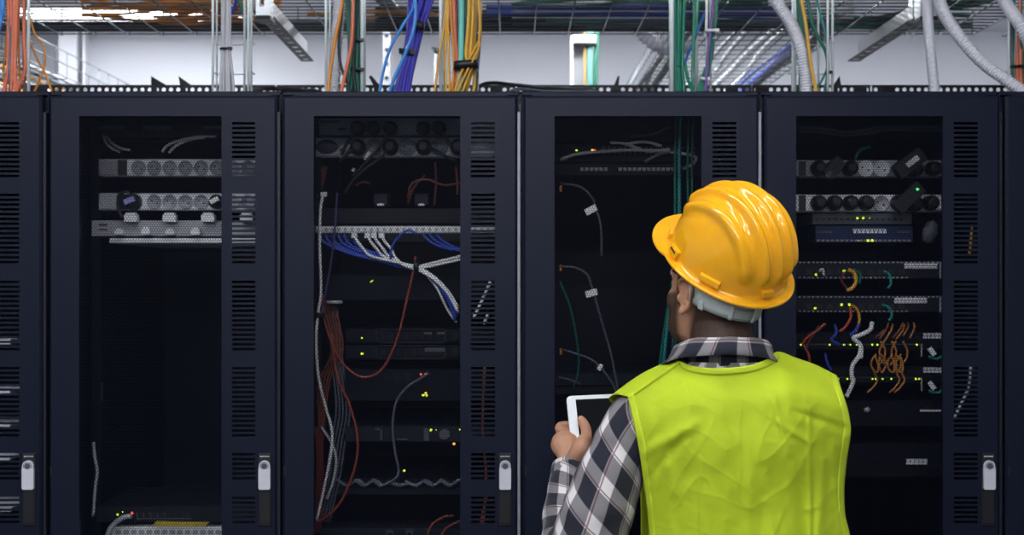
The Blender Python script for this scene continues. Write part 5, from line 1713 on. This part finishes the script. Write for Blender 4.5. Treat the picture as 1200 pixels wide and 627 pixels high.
# ---------------------------------------------------------------- plaid cloth
def plaid(name):
    m = bpy.data.materials.new(name)
    m.use_nodes = True
    nt = m.node_tree
    N, L = nt.nodes, nt.links
    b = N['Principled BSDF']
    b.inputs['Roughness'].default_value = .85
    b.inputs['Sheen Weight'].default_value = .12
    uv = N.new('ShaderNodeUVMap')
    sp = N.new('ShaderNodeSeparateXYZ')
    L.new(uv.outputs[0], sp.inputs[0])

    def math_(op, a, b_=None, c=None):
        n = N.new('ShaderNodeMath')
        n.operation = op
        for i, v in enumerate((a, b_, c)):
            if v is None:
                continue
            if isinstance(v, (int, float)):
                n.inputs[i].default_value = v
            else:
                L.new(v, n.inputs[i])
        return n.outputs[0]

    def band(src, centre, half, soft=.012):
        f = math_('FRACT', src)
        d = math_('ABSOLUTE', math_('SUBTRACT', f, centre))
        return math_('MULTIPLY_ADD', math_('SMOOTH_MIN', math_('DIVIDE', math_('SUBTRACT', d, half), soft), 1.0, .1), -.5, .5)

    def band2(src, centre, half, soft=.02):
        f = math_('FRACT', src)
        d = math_('ABSOLUTE', math_('SUBTRACT', f, centre))
        n = N.new('ShaderNodeMapRange')
        n.interpolation_type = 'SMOOTHSTEP'
        L.new(d, n.inputs[0])
        n.inputs[1].default_value = half - soft
        n.inputs[2].default_value = half + soft
        n.inputs[3].default_value = 1
        n.inputs[4].default_value = 0
        return n.outputs[0]
    U, V = sp.outputs[0], sp.outputs[1]
    du, dv = band2(U, .5, .285), band2(V, .5, .285)
    # twill mixes the two yarn sets along fine diagonals
    tw = math_('FRACT', math_('ADD', math_('MULTIPLY', U, 34), math_('MULTIPLY', V, 34)))
    twm = math_('MULTIPLY_ADD', tw, .5, .25)
    mixd = math_('ADD', math_('MULTIPLY', du, twm), math_('MULTIPLY', dv, math_('SUBTRACT', 1.0, twm)))
    nz = N.new('ShaderNodeTexNoise')
    nz.inputs['Scale'].default_value = 60
    L.new(uv.outputs[0], nz.inputs['Vector'])
    base = N.new('ShaderNodeMix')
    base.data_type = 'RGBA'
    base.inputs[6].default_value = (.84, .79, .79, 1)
    base.inputs[7].default_value = (.007, .008, .022, 1)
    L.new(math_('POWER', mixd, .44), base.inputs[0])
    # thin maroon line in the pale bands, thin dark line beside it
    lines = math_('MAXIMUM', band2(U, .15, .024, .012), band2(V, .15, .024, .012))
    m1 = N.new('ShaderNodeMix')
    m1.data_type = 'RGBA'
    m1.inputs[7].default_value = (.11, .012, .028, 1)
    L.new(base.outputs[2], m1.inputs[6])
    L.new(math_('MULTIPLY', lines, .75), m1.inputs[0])
    lines2 = math_('MAXIMUM', band2(U, .93, .015, .012), band2(V, .93, .015, .012))
    m2 = N.new('ShaderNodeMix')
    m2.data_type = 'RGBA'
    m2.inputs[7].default_value = (.03, .03, .06, 1)
    L.new(m1.outputs[2], m2.inputs[6])
    L.new(math_('MULTIPLY', lines2, .0), m2.inputs[0])
    m3 = N.new('ShaderNodeMix')
    m3.data_type = 'RGBA'
    m3.blend_type = 'MULTIPLY'
    m3.inputs[0].default_value = .25
    L.new(m2.outputs[2], m3.inputs[6])
    L.new(nz.outputs['Color'], m3.inputs[7])
    L.new(m3.outputs[2], b.inputs['Base Color'])
    bp = N.new('ShaderNodeBump')
    bp.inputs['Strength'].default_value = .2
    bp.inputs['Distance'].default_value = .001
    L.new(tw, bp.inputs['Height'])
    L.new(bp.outputs['Normal'], b.inputs['Normal'])
    return m


M['plaid'] = plaid('plaid_flannel')
PER = .068


def cloth_tube(name, pts, radii, seam, parent, n=56, sm=14, flat=1.0, wr=.0035, seed=0.0, u0=0.0, v0=0.0, rep=6, shear=0.0):
    pp = catmull(pts, sm)
    m = len(pp)
    tg = [(pp[min(i + 1, m - 1)] - pp[max(i - 1, 0)]).normalized() for i in range(m)]
    a = (Vector(seam) - tg[0] * Vector(seam).dot(tg[0])).normalized()
    vs, uv = [], []
    L = 0
    for i in range(m):
        if i:
            L += (pp[i] - pp[i - 1]).length
        a = (a - tg[i] * a.dot(tg[i])).normalized()
        b = tg[i].cross(a)
        t = i / (m - 1) * (len(radii) - 1)
        k = min(int(t), len(radii) - 2)
        r = radii[k] * (1 - (t - k)) + radii[k + 1] * (t - k)
        for j in range(n + 1):
            th = 2 * PI * j / n
            d = a * math.cos(th) + b * math.sin(th) * flat
            q = pp[i] + d * r
            w = noise.noise(Vector((q.x * 16 + seed, q.y * 16, q.z * 16))) * wr * 1.6
            w += math.sin(L * 95 + 3.0 * noise.noise(Vector((q.x * 12, q.y * 12, q.z * 12 + seed)))) * wr * .35
            vs.append(q + d * w)
            uv.append((j / n * rep + u0, L / PER + v0 + shear * j / n * rep))
    fs = []
    for i in range(m - 1):
        for j in range(n):
            fs.append((i * (n + 1) + j, i * (n + 1) + j + 1, (i + 1) * (n + 1) + j + 1, (i + 1) * (n + 1) + j))
    mb = MB().add(vs, fs, True)
    o = mb.build(name, M['plaid'], parent, uv=uv)
    s = o.modifiers.new('thick', 'SOLIDIFY')
    s.thickness = .0016
    return o


# shirt body (part), sleeves, cuffs and collar (its sub-parts)
sb = MB()
n = 60
vs, uv, fs = [], [], []
rings = [(z, xc, yc, rx + .010, ry + .008) for z, xc, yc, rx, ry in TR] + [(1.475, .42, 2.368, .082, .074)]
rings = [r for r in rings if r[0] != 1.47]
zz, L = [], 0
fine = []
for i in range(len(rings) - 1):
    for k in range(5):
        t = k / 5
        fine.append(tuple(rings[i][q] * (1 - t) + rings[i + 1][q] * t for q in range(5)))
fine.append(rings[-1])
for i, (z, xc, yc, rx, ry) in enumerate(fine):
    if i:
        L += math.hypot(z - fine[i - 1][0], rx - fine[i - 1][3])
    for j in range(n + 1):
        th = PI / 2 + 2 * PI * j / n
        ct, st = math.cos(th), math.sin(th)
        w = noise.noise(Vector((ct * 3, st * 3, z * 14))) * .003
        vs.append((xc + (rx + w) * math.copysign(abs(ct) ** (2 / 2.3), ct), yc + (ry + w) * math.copysign(abs(st) ** (2 / 2.3), st), z))
        uv.append((j / n * 15, L / PER))
for i in range(len(fine) - 1):
    for j in range(n):
        fs.append((i * (n + 1) + j, i * (n + 1) + j + 1, (i + 1) * (n + 1) + j + 1, (i + 1) * (n + 1) + j))
sb.add(vs, fs, True)
shirt = sb.build('shirt', M['plaid'], person, uv=uv)

cloth_tube('sleeve', [Vector((.40, 2.362, 1.415)), P(785, 474, 2.365), P(750, 493, 2.370), P(727, 528, 2.368), P(710, 570, 2.362), P(697, 610, 2.362), P(683, 648, 2.375), P(673, 650, 2.42),
                      P(669, 625, 2.475), P(668, 596, 2.53), P(668, 568, 2.575), P(667, 553, 2.60)],
           [.046, .052, .062, .061, .066, .074, .078, .070, .061, .054, .046, .042], (1, 1, 0), shirt, u0=.15, v0=.1, sm=12, shear=.5)
cloth_tube('cuff', [P(667, 566, 2.582), P(667, 556, 2.595), P(667, 545, 2.610)], [.044, .041, .037], (1, 0, 0), shirt, n=40, sm=8, wr=.001, rep=4, v0=.3, u0=.4)
cloth_tube('sleeve', [Vector((.44, 2.362, 1.415)), P(915, 470, 2.370), P(951, 480, 2.378), P(951, 512, 2.385), P(940, 570, 2.40), Vector((.57, 2.43, 1.17)), Vector((.585, 2.46, 1.105)), Vector((.545, 2.50, 1.11)),
                      EL_R.lerp(WR_R, .45), EL_R.lerp(WR_R, .7), EL_R.lerp(WR_R, .92)],
           [.052, .056, .063, .060, .060, .060, .060, .052, .046, .040, .036], (-1, 1, 0), shirt, u0=.3, v0=.1, sm=10)
cloth_tube('cuff', [EL_R.lerp(WR_R, .86), EL_R.lerp(WR_R, .93), EL_R.lerp(WR_R, 1.0)], [.040, .037, .033], (1, 0, 0), shirt, n=40, sm=8, wr=.001, rep=4)

# folded collar: stand inside, fall outside
prof = [(.0, 1.470, .083, .078), (.0, 1.500, .081, .077), (.0, 1.5215, .0815, .0785), (.006, 1.5235, .0845, .081), (.012, 1.518, .0885, .0845), (.02, 1.505, .096, .0905), (.03, 1.492, .104, .096)]
n = 72
vs, uv, fs = [], [], []
L = 0
for i, (_, z, rx, ry) in enumerate(prof):
    if i:
        L += math.hypot(z - prof[i - 1][1], rx - prof[i - 1][2])
    for j in range(n + 1):
        th = PI / 2 + .35 + (2 * PI - .70) * j / n
        ct, st = math.cos(th), math.sin(th)
        drop = (.5 + .5 * st) * (.030 if i < 5 else .050)
        side = abs(ct) ** 2
        w = noise.noise(Vector((ct * 2.5, st * 2.5, i * .3))) * .003
        vs.append((.4165 - .010 * max(0, i - 3) / 3 + (rx + .012 * max(0, i - 3) / 3 + w) * ct + .002 * side, 2.372 + (ry + w) * st, z - drop - .004 * side * (i > 4) + .003 * noise.noise(Vector((ct * 2, st * 2, 5)))))
        uv.append((j / n * 8.4 + .35, L / PER * 1.0 + .25))
for i in range(len(prof) - 1):
    for j in range(n):
        fs.append((i * (n + 1) + j, i * (n + 1) + j + 1, (i + 1) * (n + 1) + j + 1, (i + 1) * (n + 1) + j))
co_ = MB().add(vs, fs, True).build('collar', M['plaid'], shirt, uv=uv)
s = co_.modifiers.new('thick', 'SOLIDIFY')
s.thickness = .002

# trousers and boots (below the frame)
b = MB()
b.loft([(Vector((.47, 2.375, z)), X_, Y_, rx, ry) for z, rx, ry in ((.78, .15, .115), (.84, .175, .132), (.92, .178, .130), (.99, .172, .125))], 32, 2.3)
for s in (-1, 1):
    b.tube([(.47 + s * .085, 2.375, .86), (.47 + s * .096, 2.385, .66), (.47 + s * .10, 2.385, .48), (.47 + s * .105, 2.375, .30), (.47 + s * .105, 2.368, .09)], [.098, .088, .074, .068, .066], 16, 5)
tm = remesh(b, .008, 'trousers', 2)
tm.transform(Matrix.Translation(-Vector(ROOT)))
tm.materials.clear()
tm.materials.append(M['trouser'])
to = bpy.data.objects.new('trousers', tm)
COL.objects.link(to)
to.parent = person
for s in (-1, 1):
    b = MB()
    x = .47 + s * .11
    b.loft([(Vector((x, 2.41 + dy, z)), X_, Y_, rx, ry) for z, rx, ry, dy in ((0, .048, .14, .0), (.015, .050, .142, 0), (.04, .048, .135, 0), (.07, .045, .10, -.02), (.11, .047, .062, -.045), (.16, .046, .055, -.05))], 28, 2.6)
    b.build('boot', M['shoe'], person)


# ---------------------------------------------------------------- safety vest
def interp(tab, t):
    """piecewise smooth interpolation of a table [(t, values...)]"""
    for i in range(len(tab) - 1):
        if t <= tab[i + 1][0] or i == len(tab) - 2:
            a, b_ = tab[i], tab[i + 1]
            k = (t - a[0]) / (b_[0] - a[0])
            return [a[q] * (1 - k) + b_[q] * k for q in range(1, len(a))]


def poly_cr(tab, t):
    """catmull-rom through a table"""
    n_ = len(tab)
    for i in range(n_ - 1):
        if t <= tab[i + 1][0] or i == n_ - 2:
            break
    k = (t - tab[i][0]) / (tab[i + 1][0] - tab[i][0])
    out = []
    for q in range(1, len(tab[0])):
        p1, p2 = tab[i][q], tab[i + 1][q]
        d = tab[i + 1][0] - tab[i][0]
        m1 = (tab[i + 1][q] - tab[i - 1][q]) / (tab[i + 1][0] - tab[i - 1][0]) * d if i > 0 else (p2 - p1)
        m2 = (tab[i + 2][q] - tab[i][q]) / (tab[i + 2][0] - tab[i][0]) * d if i < n_ - 2 else (p2 - p1)
        out.append((2 * k ** 3 - 3 * k * k + 1) * p1 + (k ** 3 - 2 * k * k + k) * m1 + (-2 * k ** 3 + 3 * k * k) * p2 + (k ** 3 - k * k) * m2)
    return out


TOP = [(0, 736, 465, 2.322), (.12, 762, 447, 2.316), (.235, 786, 430, 2.320), (.275, 796, 423.5, 2.325), (.31, 806, 428, 2.312), (.40, 828, 431.5, 2.285), (.5, 851, 431.5, 2.272), (.62, 880, 428, 2.285), (.70, 899, 421, 2.312), (.745, 911, 412.5, 2.345),
       (.83, 932, 419.5, 2.352), (.92, 956, 428, 2.355), (1.0, 980, 440, 2.352)]
BOT = [(0, 764, 760), (.5, 882, 762), (1, 1004, 760)]
LEFT = [(0, 736, 465), (.09, 742, 492), (.20, 749, 525), (.38, 756, 576), (.56, 761, 627), (1, 764, 760)]
RIGHT = [(0, 980, 440), (.05, 985.5, 456), (.13, 993, 480), (.21, 996.5, 505), (.31, 992, 537), (.42, 989, 570), (.53, 990, 603), (.62, 995.5, 628), (.8, 1002, 690), (1, 1004, 760)]
FOLDS = [(757, 530, 815, 497, 7, .0055), (762, 560, 800, 512, 6, -.004), (775, 520, 790, 575, 8, .004), (820.5, 535, 822, 700, 1.6, .0016), (948, 478, 950, 700, 3, .0030), (904, 462, 925, 530, 5, .0038), (930, 482, 990, 503, 5, -.0035),
         (965, 540, 955, 690, 6, .0055), (975, 520, 985, 620, 5, .004), (938, 560, 944, 690, 7, -.0035), (880, 560, 878, 700, 9, .003), (845, 480, 835, 540, 10, .0025), (790, 440, 850, 470, 6, .0018), (785, 610, 800, 700, 8, .004),
         (900, 590, 915, 690, 7, .003), (868, 505, 872, 560, 5, -.002), (770, 470, 800, 455, 5, .0015), (960, 450, 985, 475, 6, .002), (850, 520, 856, 600, 12, .0025), (912, 495, 950, 520, 4, .0028)]


def fold(px, py):
    s = 0
    for x0, y0, x1, y1, w, a in FOLDS:
        dx, dy = x1 - x0, y1 - y0
        L2 = dx * dx + dy * dy
        t = ((px - x0) * dx + (py - y0) * dy) / L2
        tt = max(0, min(1, t))
        qx, qy = px - x0 - dx * tt, py - y0 - dy * tt
        d2 = (qx * qx + qy * qy) / (w * w)
        if d2 < 12:
            s += a * math.exp(-d2) * (1 - .5 * abs(2 * tt - 1))
    return s


def vest_back(u, v, lift=0.0):
    tx, ty, tY = poly_cr(TOP, u)
    bx, by = poly_cr(BOT, u)
    lx_, ly_ = poly_cr(LEFT, v)
    rx_, ry_ = poly_cr(RIGHT, v)
    c00, c10, c01, c11 = TOP[0][1:3], TOP[-1][1:3], BOT[0][1:3], BOT[-1][1:3]
    px = (1 - v) * tx + v * bx + (1 - u) * lx_ + u * rx_ - ((1 - u) * (1 - v) * c00[0] + u * (1 - v) * c10[0] + (1 - u) * v * c01[0] + u * v * c11[0])
    py = (1 - v) * ty + v * by + (1 - u) * ly_ + u * ry_ - ((1 - u) * (1 - v) * c00[1] + u * (1 - v) * c10[1] + (1 - u) * v * c01[1] + u * v * c11[1])
    t = 2 * u - 1
    k = .80 + .14 * min(1, v * 2.5)
    d = poly_cr([(0, .105), (.12, .122), (.3, .136), (.55, .128), (1, .142)], v)[0]
    if t > 0:
        k += .02
    yb = 2.372 - d * math.sqrt(max(0, 1 - (t * k) ** 2))
    # shallow spine groove between the shoulder blades
    yb += .007 * math.exp(-(t / .16) ** 2) * math.exp(-((v - .22) / .2) ** 2)
    s = min(1, v / .16)
    s = s * s * (3 - 2 * s)
    s = 1 - (1 - s) ** 1.3
    Y = tY * (1 - s) + yb * s
    q = Vector((px * .022, py * .016, 3))
    Y -= noise.noise(q) * .006 * min(1, v * 8) + noise.noise(Vector((px * .06, py * .035, 9))) * .0022 * min(1, v * 8)
    Y -= 1.5 * fold(px, py) * min(1, v * 12)
    e1 = 1 - abs(noise.noise(Vector((px * .030 + py * .012, py * .012, 21))))
    e2 = 1 - abs(noise.noise(Vector((px * .020, py * .034 - px * .014, 33))))
    Y -= (e1 ** 10 * .0016 + e2 ** 12 * .0008) * min(1, v * 6)
    Y -= lift
    return P(px, py, Y)


def grid_mesh(fn, nu, nv, name, m, parent, thick, uvr=None, u0=0, u1=1, v0=0, v1=1):
    vs, fs, uv = [], [], []
    for j in range(nv + 1):
        for i in range(nu + 1):
            u, v = u0 + (u1 - u0) * i / nu, v0 + (v1 - v0) * j / nv
            vs.append(fn(u, v))
            uv.append((u, v))
    for j in range(nv):
        for i in range(nu):
            a = j * (nu + 1) + i
            fs.append((a, a + nu + 1, a + nu + 2, a + 1))
    o = MB().add(vs, fs, True).build(name, m, parent, uv=uv)
    s_ = o.modifiers.new('thick', 'SOLIDIFY')
    s_.thickness = thick
    s_.offset = 0
    return o


def vest_material(name, c):
    m = mat(name, c, .75, 0, 0, 20, sheen=.0, spec=.25)
    nt = m.node_tree
    b = nt.nodes['Principled BSDF']
    tc = nt.nodes.new('ShaderNodeTexCoord')
    n1 = nt.nodes.new('ShaderNodeTexNoise')
    n1.inputs['Scale'].default_value = 900
    n2 = nt.nodes.new('ShaderNodeTexNoise')
    n2.inputs['Scale'].default_value = 22
    n2.inputs['Detail'].default_value = 5
    n2.inputs['Distortion'].default_value = .8
    for n_ in (n1, n2):
        nt.links.new(tc.outputs['Object'], n_.inputs['Vector'])
    b1 = nt.nodes.new('ShaderNodeBump')
    b1.inputs['Strength'].default_value = .10
    b1.inputs['Distance'].default_value = .0006
    b2 = nt.nodes.new('ShaderNodeBump')
    b2.inputs['Strength'].default_value = .30
    b2.inputs['Distance'].default_value = .006
    nt.links.new(n1.outputs['Fac'], b1.inputs['Height'])
    nt.links.new(n2.outputs['Fac'], b2.inputs['Height'])
    nt.links.new(b2.outputs['Normal'], b1.inputs['Normal'])
    nt.links.new(b1.outputs['Normal'], b.inputs['Normal'])
    return m


M['vest'] = vest_material('fluorescent_yellow_green_cloth', (.47, .585, .022))
M['vestb'] = vest_material('fluorescent_binding_tape', (.55, .67, .032))
vest = grid_mesh(vest_back, 190, 230, 'safety_vest', M['vest'], person, .0012)
vest['label'] = 'fluorescent yellow green sleeveless vest'


def front_half(tab, edge):
    def p0(u):
        q = Vector(tab[0][1]) * (1 - u) + Vector(tab[0][2]) * u
        q.z += .010 * math.sin(PI * u)
        return q

    def fn(u, v):
        a = poly_cr([(r[0],) + tuple(r[1]) for r in tab], v)
        b_ = poly_cr([(r[0],) + tuple(r[2]) for r in tab], v)
        p = Vector(a) * (1 - u) + Vector(b_) * u
        p.z += .010 * math.sin(PI * u) * (1 if v < .2 else .2)
        p.y += .006 * noise.noise(p * 14) * min(1, v * 6)
        k = max(0, 1 - v / .12)
        k = k * k * (3 - 2 * k)
        return p.lerp(edge(u) + (p - p0(u)), k) if k > 0 else p
    return fn


Lf = front_half([(0, P(736, 465, 2.3205), P(797, 424, 2.322)), (.07, P(722, 462.5, 2.355), P(796, 421, 2.352)), (.13, P(713.5, 467, 2.395), P(793, 421.5, 2.385)), (.3, (.215, 2.452, 1.365), (.345, 2.462, 1.43)), (.5, (.262, 2.505, 1.26), (.40, 2.515, 1.32)), (1, (.27, 2.53, .93), (.462, 2.535, .93))], lambda u: vest_back(.275 * u, 0))
Rf = front_half([(0, P(980, 440.5, 2.352), P(911, 413, 2.345)), (.07, P(983, 446, 2.38), P(911, 414, 2.37)), (.13, P(985, 458, 2.405), P(909, 420, 2.39)), (.3, (.64, 2.455, 1.36), (.50, 2.462, 1.42)), (.5, (.635, 2.505, 1.26), (.50, 2.515, 1.32)), (1, (.66, 2.53, .93), (.472, 2.535, .93))], lambda u: vest_back(1 - .255 * u, 0))
grid_mesh(Lf, 30, 90, 'front_panel', M['vest'], vest, .0014)
grid_mesh(Rf, 30, 90, 'front_panel', M['vest'], vest, .0014)
grid_mesh(lambda u, v: vest_back(u, v, .0014), 4, 230, 'binding', M['vestb'], vest, .002, u0=-.001, u1=.030)
grid_mesh(lambda u, v: vest_back(u, v, .0014), 4, 230, 'binding', M['vestb'], vest, .002, u0=.974, u1=1.001)
grid_mesh(lambda u, v: vest_back(u, v, .0014), 90, 3, 'neck_binding', M['vestb'], vest, .002, u0=.275, u1=.745, v0=-.001, v1=.022)
grid_mesh(lambda u, v: vest_back(u, v, .0012), 60, 3, 'shoulder_seam', M['vestb'], vest, .0016, u0=0, u1=.275, v0=-.001, v1=.008)

# ---------------------------------------------------------------- hard hat
hat = thing('hard_hat', 'glossy yellow hard hat with long ridges and a grey headband, worn by the worker', 'helmet', HAT)
AX, AYB, AYF, AH = .1090, .127, .124, .142
NA, NT = 240, 90


def hat_local():
    vs, fs = [], []
    rows = []
    # dome outer, from crown to rim
    for i in range(NT):
        ph = (PI / 2) * (1 - (i + .5) / NT)
        rows.append(('d', ph))
    for tag_, *_ in ():
        pass
    prof = []

    def dome(a, ph, sc=1.0, ridge=True):
        ca, sa = math.cos(a), math.sin(a)
        ay = AYF if sa > 0 else AYB
        c = math.cos(ph) ** .92
        h = math.sin(ph) ** 1.02
        x, y, z = AX * sc * c * ca, ay * sc * c * sa, AH * sc * h
        if ridge:
            s = x / AX
            zz = z / AH
            yy = y / ay
            mk = max(0.0, min(1.0, (zz - (.12 if sa < 0 else .36)) / .22))
            mk = mk * mk * (3 - 2 * mk)
            b_ = 0
            for sk in (-.60, -.30, 0, .30, .60):
                bend = sk * (1 - .10 * yy * yy)
                wd = .072
                e = (s - bend) / wd
                b_ += math.exp(-(e * e) ** 1.3)
            # raised saddle under all the ridges
            sd = 1 / (1 + math.exp((abs(s) - .74) / .03))
            amp = (.0118 * b_ + .0025 * sd) * mk
            nrm = Vector((x / AX ** 2, y / ay ** 2, z / AH ** 2)).normalized()
            x, y, z = x + nrm.x * amp, y + nrm.y * amp, z + nrm.z * amp
        return Vector((x, y, z))

    def peak(a):
        sa = math.sin(a)
        t = max(0, (sa - .45) / .55)
        return t ** .8 if t > 0 else 0

    def out(a, e, dz):
        """point on the flange: e metres outside the dome base"""
        ca, sa = math.cos(a), math.sin(a)
        ay = AYF if sa > 0 else AYB
        n_ = Vector((ca / AX, sa / ay, 0)).normalized()
        return Vector((AX * ca, ay * sa, 0)) + n_ * e + Vector((0, 0, dz))

    def ring(fn):
        rows_ = [fn(2 * PI * k / NA) for k in range(NA)]
        vs.extend(rows_)

    nr = 0
    for _, ph in rows:
        ring(lambda a: dome(a, ph))
        nr += 1

    def W_(a):
        sa = math.sin(a)
        return .0125 + .006 * max(0, -sa) ** 2 + .030 * peak(a)

    def D_(a, e):
        # the flange slopes down outwards, the peak droops in a curve
        pk = peak(a)
        return -.32 * e * (1 - pk) - pk * (e * .10 + 1.6 * e * e) - .004
    for f_ in (.12, .35, .6, .85):
        ring(lambda a: out(a, W_(a) * f_, D_(a, W_(a) * f_) + (.0015 if f_ < .2 else 0)))
        nr += 1
    for (de, dz) in ((.0, .0022), (.0026, .0012), (.0034, -.0020), (.0022, -.0048), (.0, -.0055), (-.0025, -.0035)):
        ring(lambda a: out(a, W_(a) + de, D_(a, W_(a)) + dz))
        nr += 1
    for f_ in (.6, .2):
        ring(lambda a: out(a, W_(a) * f_, D_(a, W_(a) * f_) - .0030))
        nr += 1
    for i in range(1, 24):
        ph = (PI / 2) * (i / 24.5)
        ring(lambda a: dome(a, ph, .972, False) + Vector((0, 0, -.002)))
        nr += 1
    for i in range(nr - 1):
        for k in range(NA):
            k2 = (k + 1) % NA
            fs.append((i * NA + k, (i + 1) * NA + k, (i + 1) * NA + k2, i * NA + k2))
    fs.append(tuple(range(NA)))
    fs.append(tuple((nr - 1) * NA + k for k in reversed(range(NA))))
    return vs, fs, dome, out


hv, hf, dome_fn, out_fn = hat_local()
HW = lambda p: HAT + RHAT @ Vector(p)
mb = MB().add([HW(p) for p in hv], hf, True)
shell = mb.build('shell', M['helmet'], hat)
# moulded lugs: accessory slots at the sides, corner steps behind the ears
for a_deg, wd, dark in ((158, .017, True), (22, .017, True), (205, .022, False), (335, .022, False), (262, .014, False), (128, .012, False), (52, .012, False)):
    a = math.radians(a_deg)
    base = out_fn(a, .003, .006)
    nrm = (out_fn(a, .02, 0) - out_fn(a, 0, 0)).normalized()
    tan = Vector((-nrm.y, nrm.x, 0))
    upv = Vector((-nrm.x * .25, -nrm.y * .25, .97))
    m_ = MB()
    m_.obox(HW(base + nrm * -.003 + upv * .002), RHAT @ tan, RHAT @ nrm, RHAT @ upv, wd, .0075, .0085 if dark else .0065)
    if not dark:
        m_.obox(HW(base + nrm * -.007 + upv * .014), RHAT @ tan, RHAT @ nrm, RHAT @ upv, wd * .45, .006, .010)
    lug = m_.build('slot_lug', M['helmet'], hat)
    bv = lug.modifiers.new('bevel', 'BEVEL')
    bv.width = .0022
    bv.segments = 3
    if dark:
        d = MB().obox(HW(base + nrm * .0042 + upv * .004), RHAT @ tan, RHAT @ nrm, RHAT @ upv, wd * .62, .0012, .0018)
        d.build('slot', M['slot'], lug)
# small rivet under the peak corner
MB().ball(HW(out_fn(math.radians(142), .016, -.012)), .004, .004, .004, 10).build('rivet', M['helmet'], hat)

def bandp(a_deg, t, lift):
    """point on the headband: it hugs the head between the ears, round the back"""
    a = math.radians(a_deg)
    ca, sa = math.cos(a), math.sin(a)
    back = max(0, -sa)
    z = .034 + (-.010 - .020 * back ** 1.2 - .034) * t
    rx = .0855 - .003 * t + lift + .002 * math.sin(PI * t)
    ry = .1085 - .005 * t + lift + .002 * math.sin(PI * t)
    return hl(rx * ca, -.001 + ry * sa, z)


# headband hanging under the rim round the back of the head
NB = 90
bprof = []
vs, fs = [], []
for i in range(NB + 1):
    a = math.radians(188 + (352 - 188) * i / NB)          # round the back
    ca, sa = math.cos(a), math.sin(a)
    back = max(0, -sa)
    top = -.004
    bot = -.022 - .044 * back ** .9
    for j in range(7):
        t = j / 6
        z = top + (bot - top) * t
        rx = .0965 - .004 * t
        ry = .1180 - .008 * t * back
        bulge = .003 * math.sin(PI * t)
        vs.append(bandp(math.degrees(a), t, 0))
for i in range(NB):
    for j in range(6):
        a0 = i * 7 + j
        fs.append((a0, a0 + 1, a0 + 8, a0 + 7))
hbm = MB().add(vs, fs, True)
band = hbm.build('headband', M['band'], hat, label='grey plastic headband at the nape')
s = band.modifiers.new('thick', 'SOLIDIFY')
s.thickness = .0025


def band_patch(a0, a1, t0, t1, lift, name, m, parent, th=.002):
    vs, fs = [], []
    for i in range(9):
        for j in range(7):
            vs.append(bandp(a0 + (a1 - a0) * i / 8, t0 + (t1 - t0) * j / 6, lift))
    for i in range(8):
        for j in range(6):
            q_ = i * 7 + j
            fs.append((q_, q_ + 1, q_ + 8, q_ + 7))
    o = MB().add(vs, fs, True).build(name, m, parent)
    s_ = o.modifiers.new('thick', 'SOLIDIFY')
    s_.thickness = th
    return o


band_patch(243, 276, .62, .97, .0022, 'adjuster_window', mat('adjuster_grey', (.25, .27, .26), .4, 0, .2, 200), band)
band_patch(239, 243.5, .50, 1.02, .0045, 'adjuster_clip', M['band'], band)
band_patch(272, 276.5, .50, 1.02, .0045, 'adjuster_clip', M['band'], band)
band_patch(203, 209, .70, 1.05, .003, 'band_tab', M['band'], band)

# ---------------------------------------------------------------- tablet
TOPY, TOPZ = 2.705, 1.63 - 134.5 * 2.705 / F
th = math.radians(40)
tu = Vector((1, 0, 0.0)).normalized()
td = Vector((.045, -math.sin(th), -math.cos(th))).normalized()     # down the screen
td = (td - tu * td.dot(tu) + tu * .055).normalized()
tu = (tu - td * tu.dot(td)).normalized()
tn = td.cross(tu).normalized()
if tn.y > 0:
    tn = -tn
TL = P(663.5, 464, TOPY)
TW, TH = .236, .168


def slab(x0, x1, y0, y1, r, z0, z1):
    """rounded slab in tablet coordinates: x along the top edge, y down, z towards the viewer"""
    pts = []
    for (cx, cy, a0) in ((x1 - r, y0 + r, -90), (x1 - r, y1 - r, 0), (x0 + r, y1 - r, 90), (x0 + r, y0 + r, 180)):
        for k in range(7):
            a = math.radians(a0 + 15 * k)
            pts.append((cx + r * math.cos(a), cy + r * math.sin(a)))
    n_ = len(pts)
    vs = [TL + tu * a + td * b_ + tn * z for z in (z0, z1) for a, b_ in pts]
    fs = [tuple(reversed(range(n_))), tuple(range(n_, 2 * n_))] + [(k, (k + 1) % n_, n_ + (k + 1) % n_, n_ + k) for k in range(n_)]
    return MB().add(vs, fs)


tab = thing('tablet', 'white framed tablet with a black screen held in the worker\'s hands', 'tablet', TL + tu * TW / 2 + td * TH)
o = slab(0, TW, 0, TH, .011, -.0075, 0).build('frame', M['tabw'], tab)
bv = o.modifiers.new('bevel', 'BEVEL')
bv.width = .0012
bv.segments = 2
slab(.020, TW - .020, .0115, TH - .0115, .001, 0, .0006).build('screen', M['screen'], tab)
MB().cyl(TL + tu * (TW - .010) + td * TH / 2, TL + tu * (TW - .010) + td * TH / 2 + tn * .0008, .0055, 20).build('home_button', M['pdu'], tab)
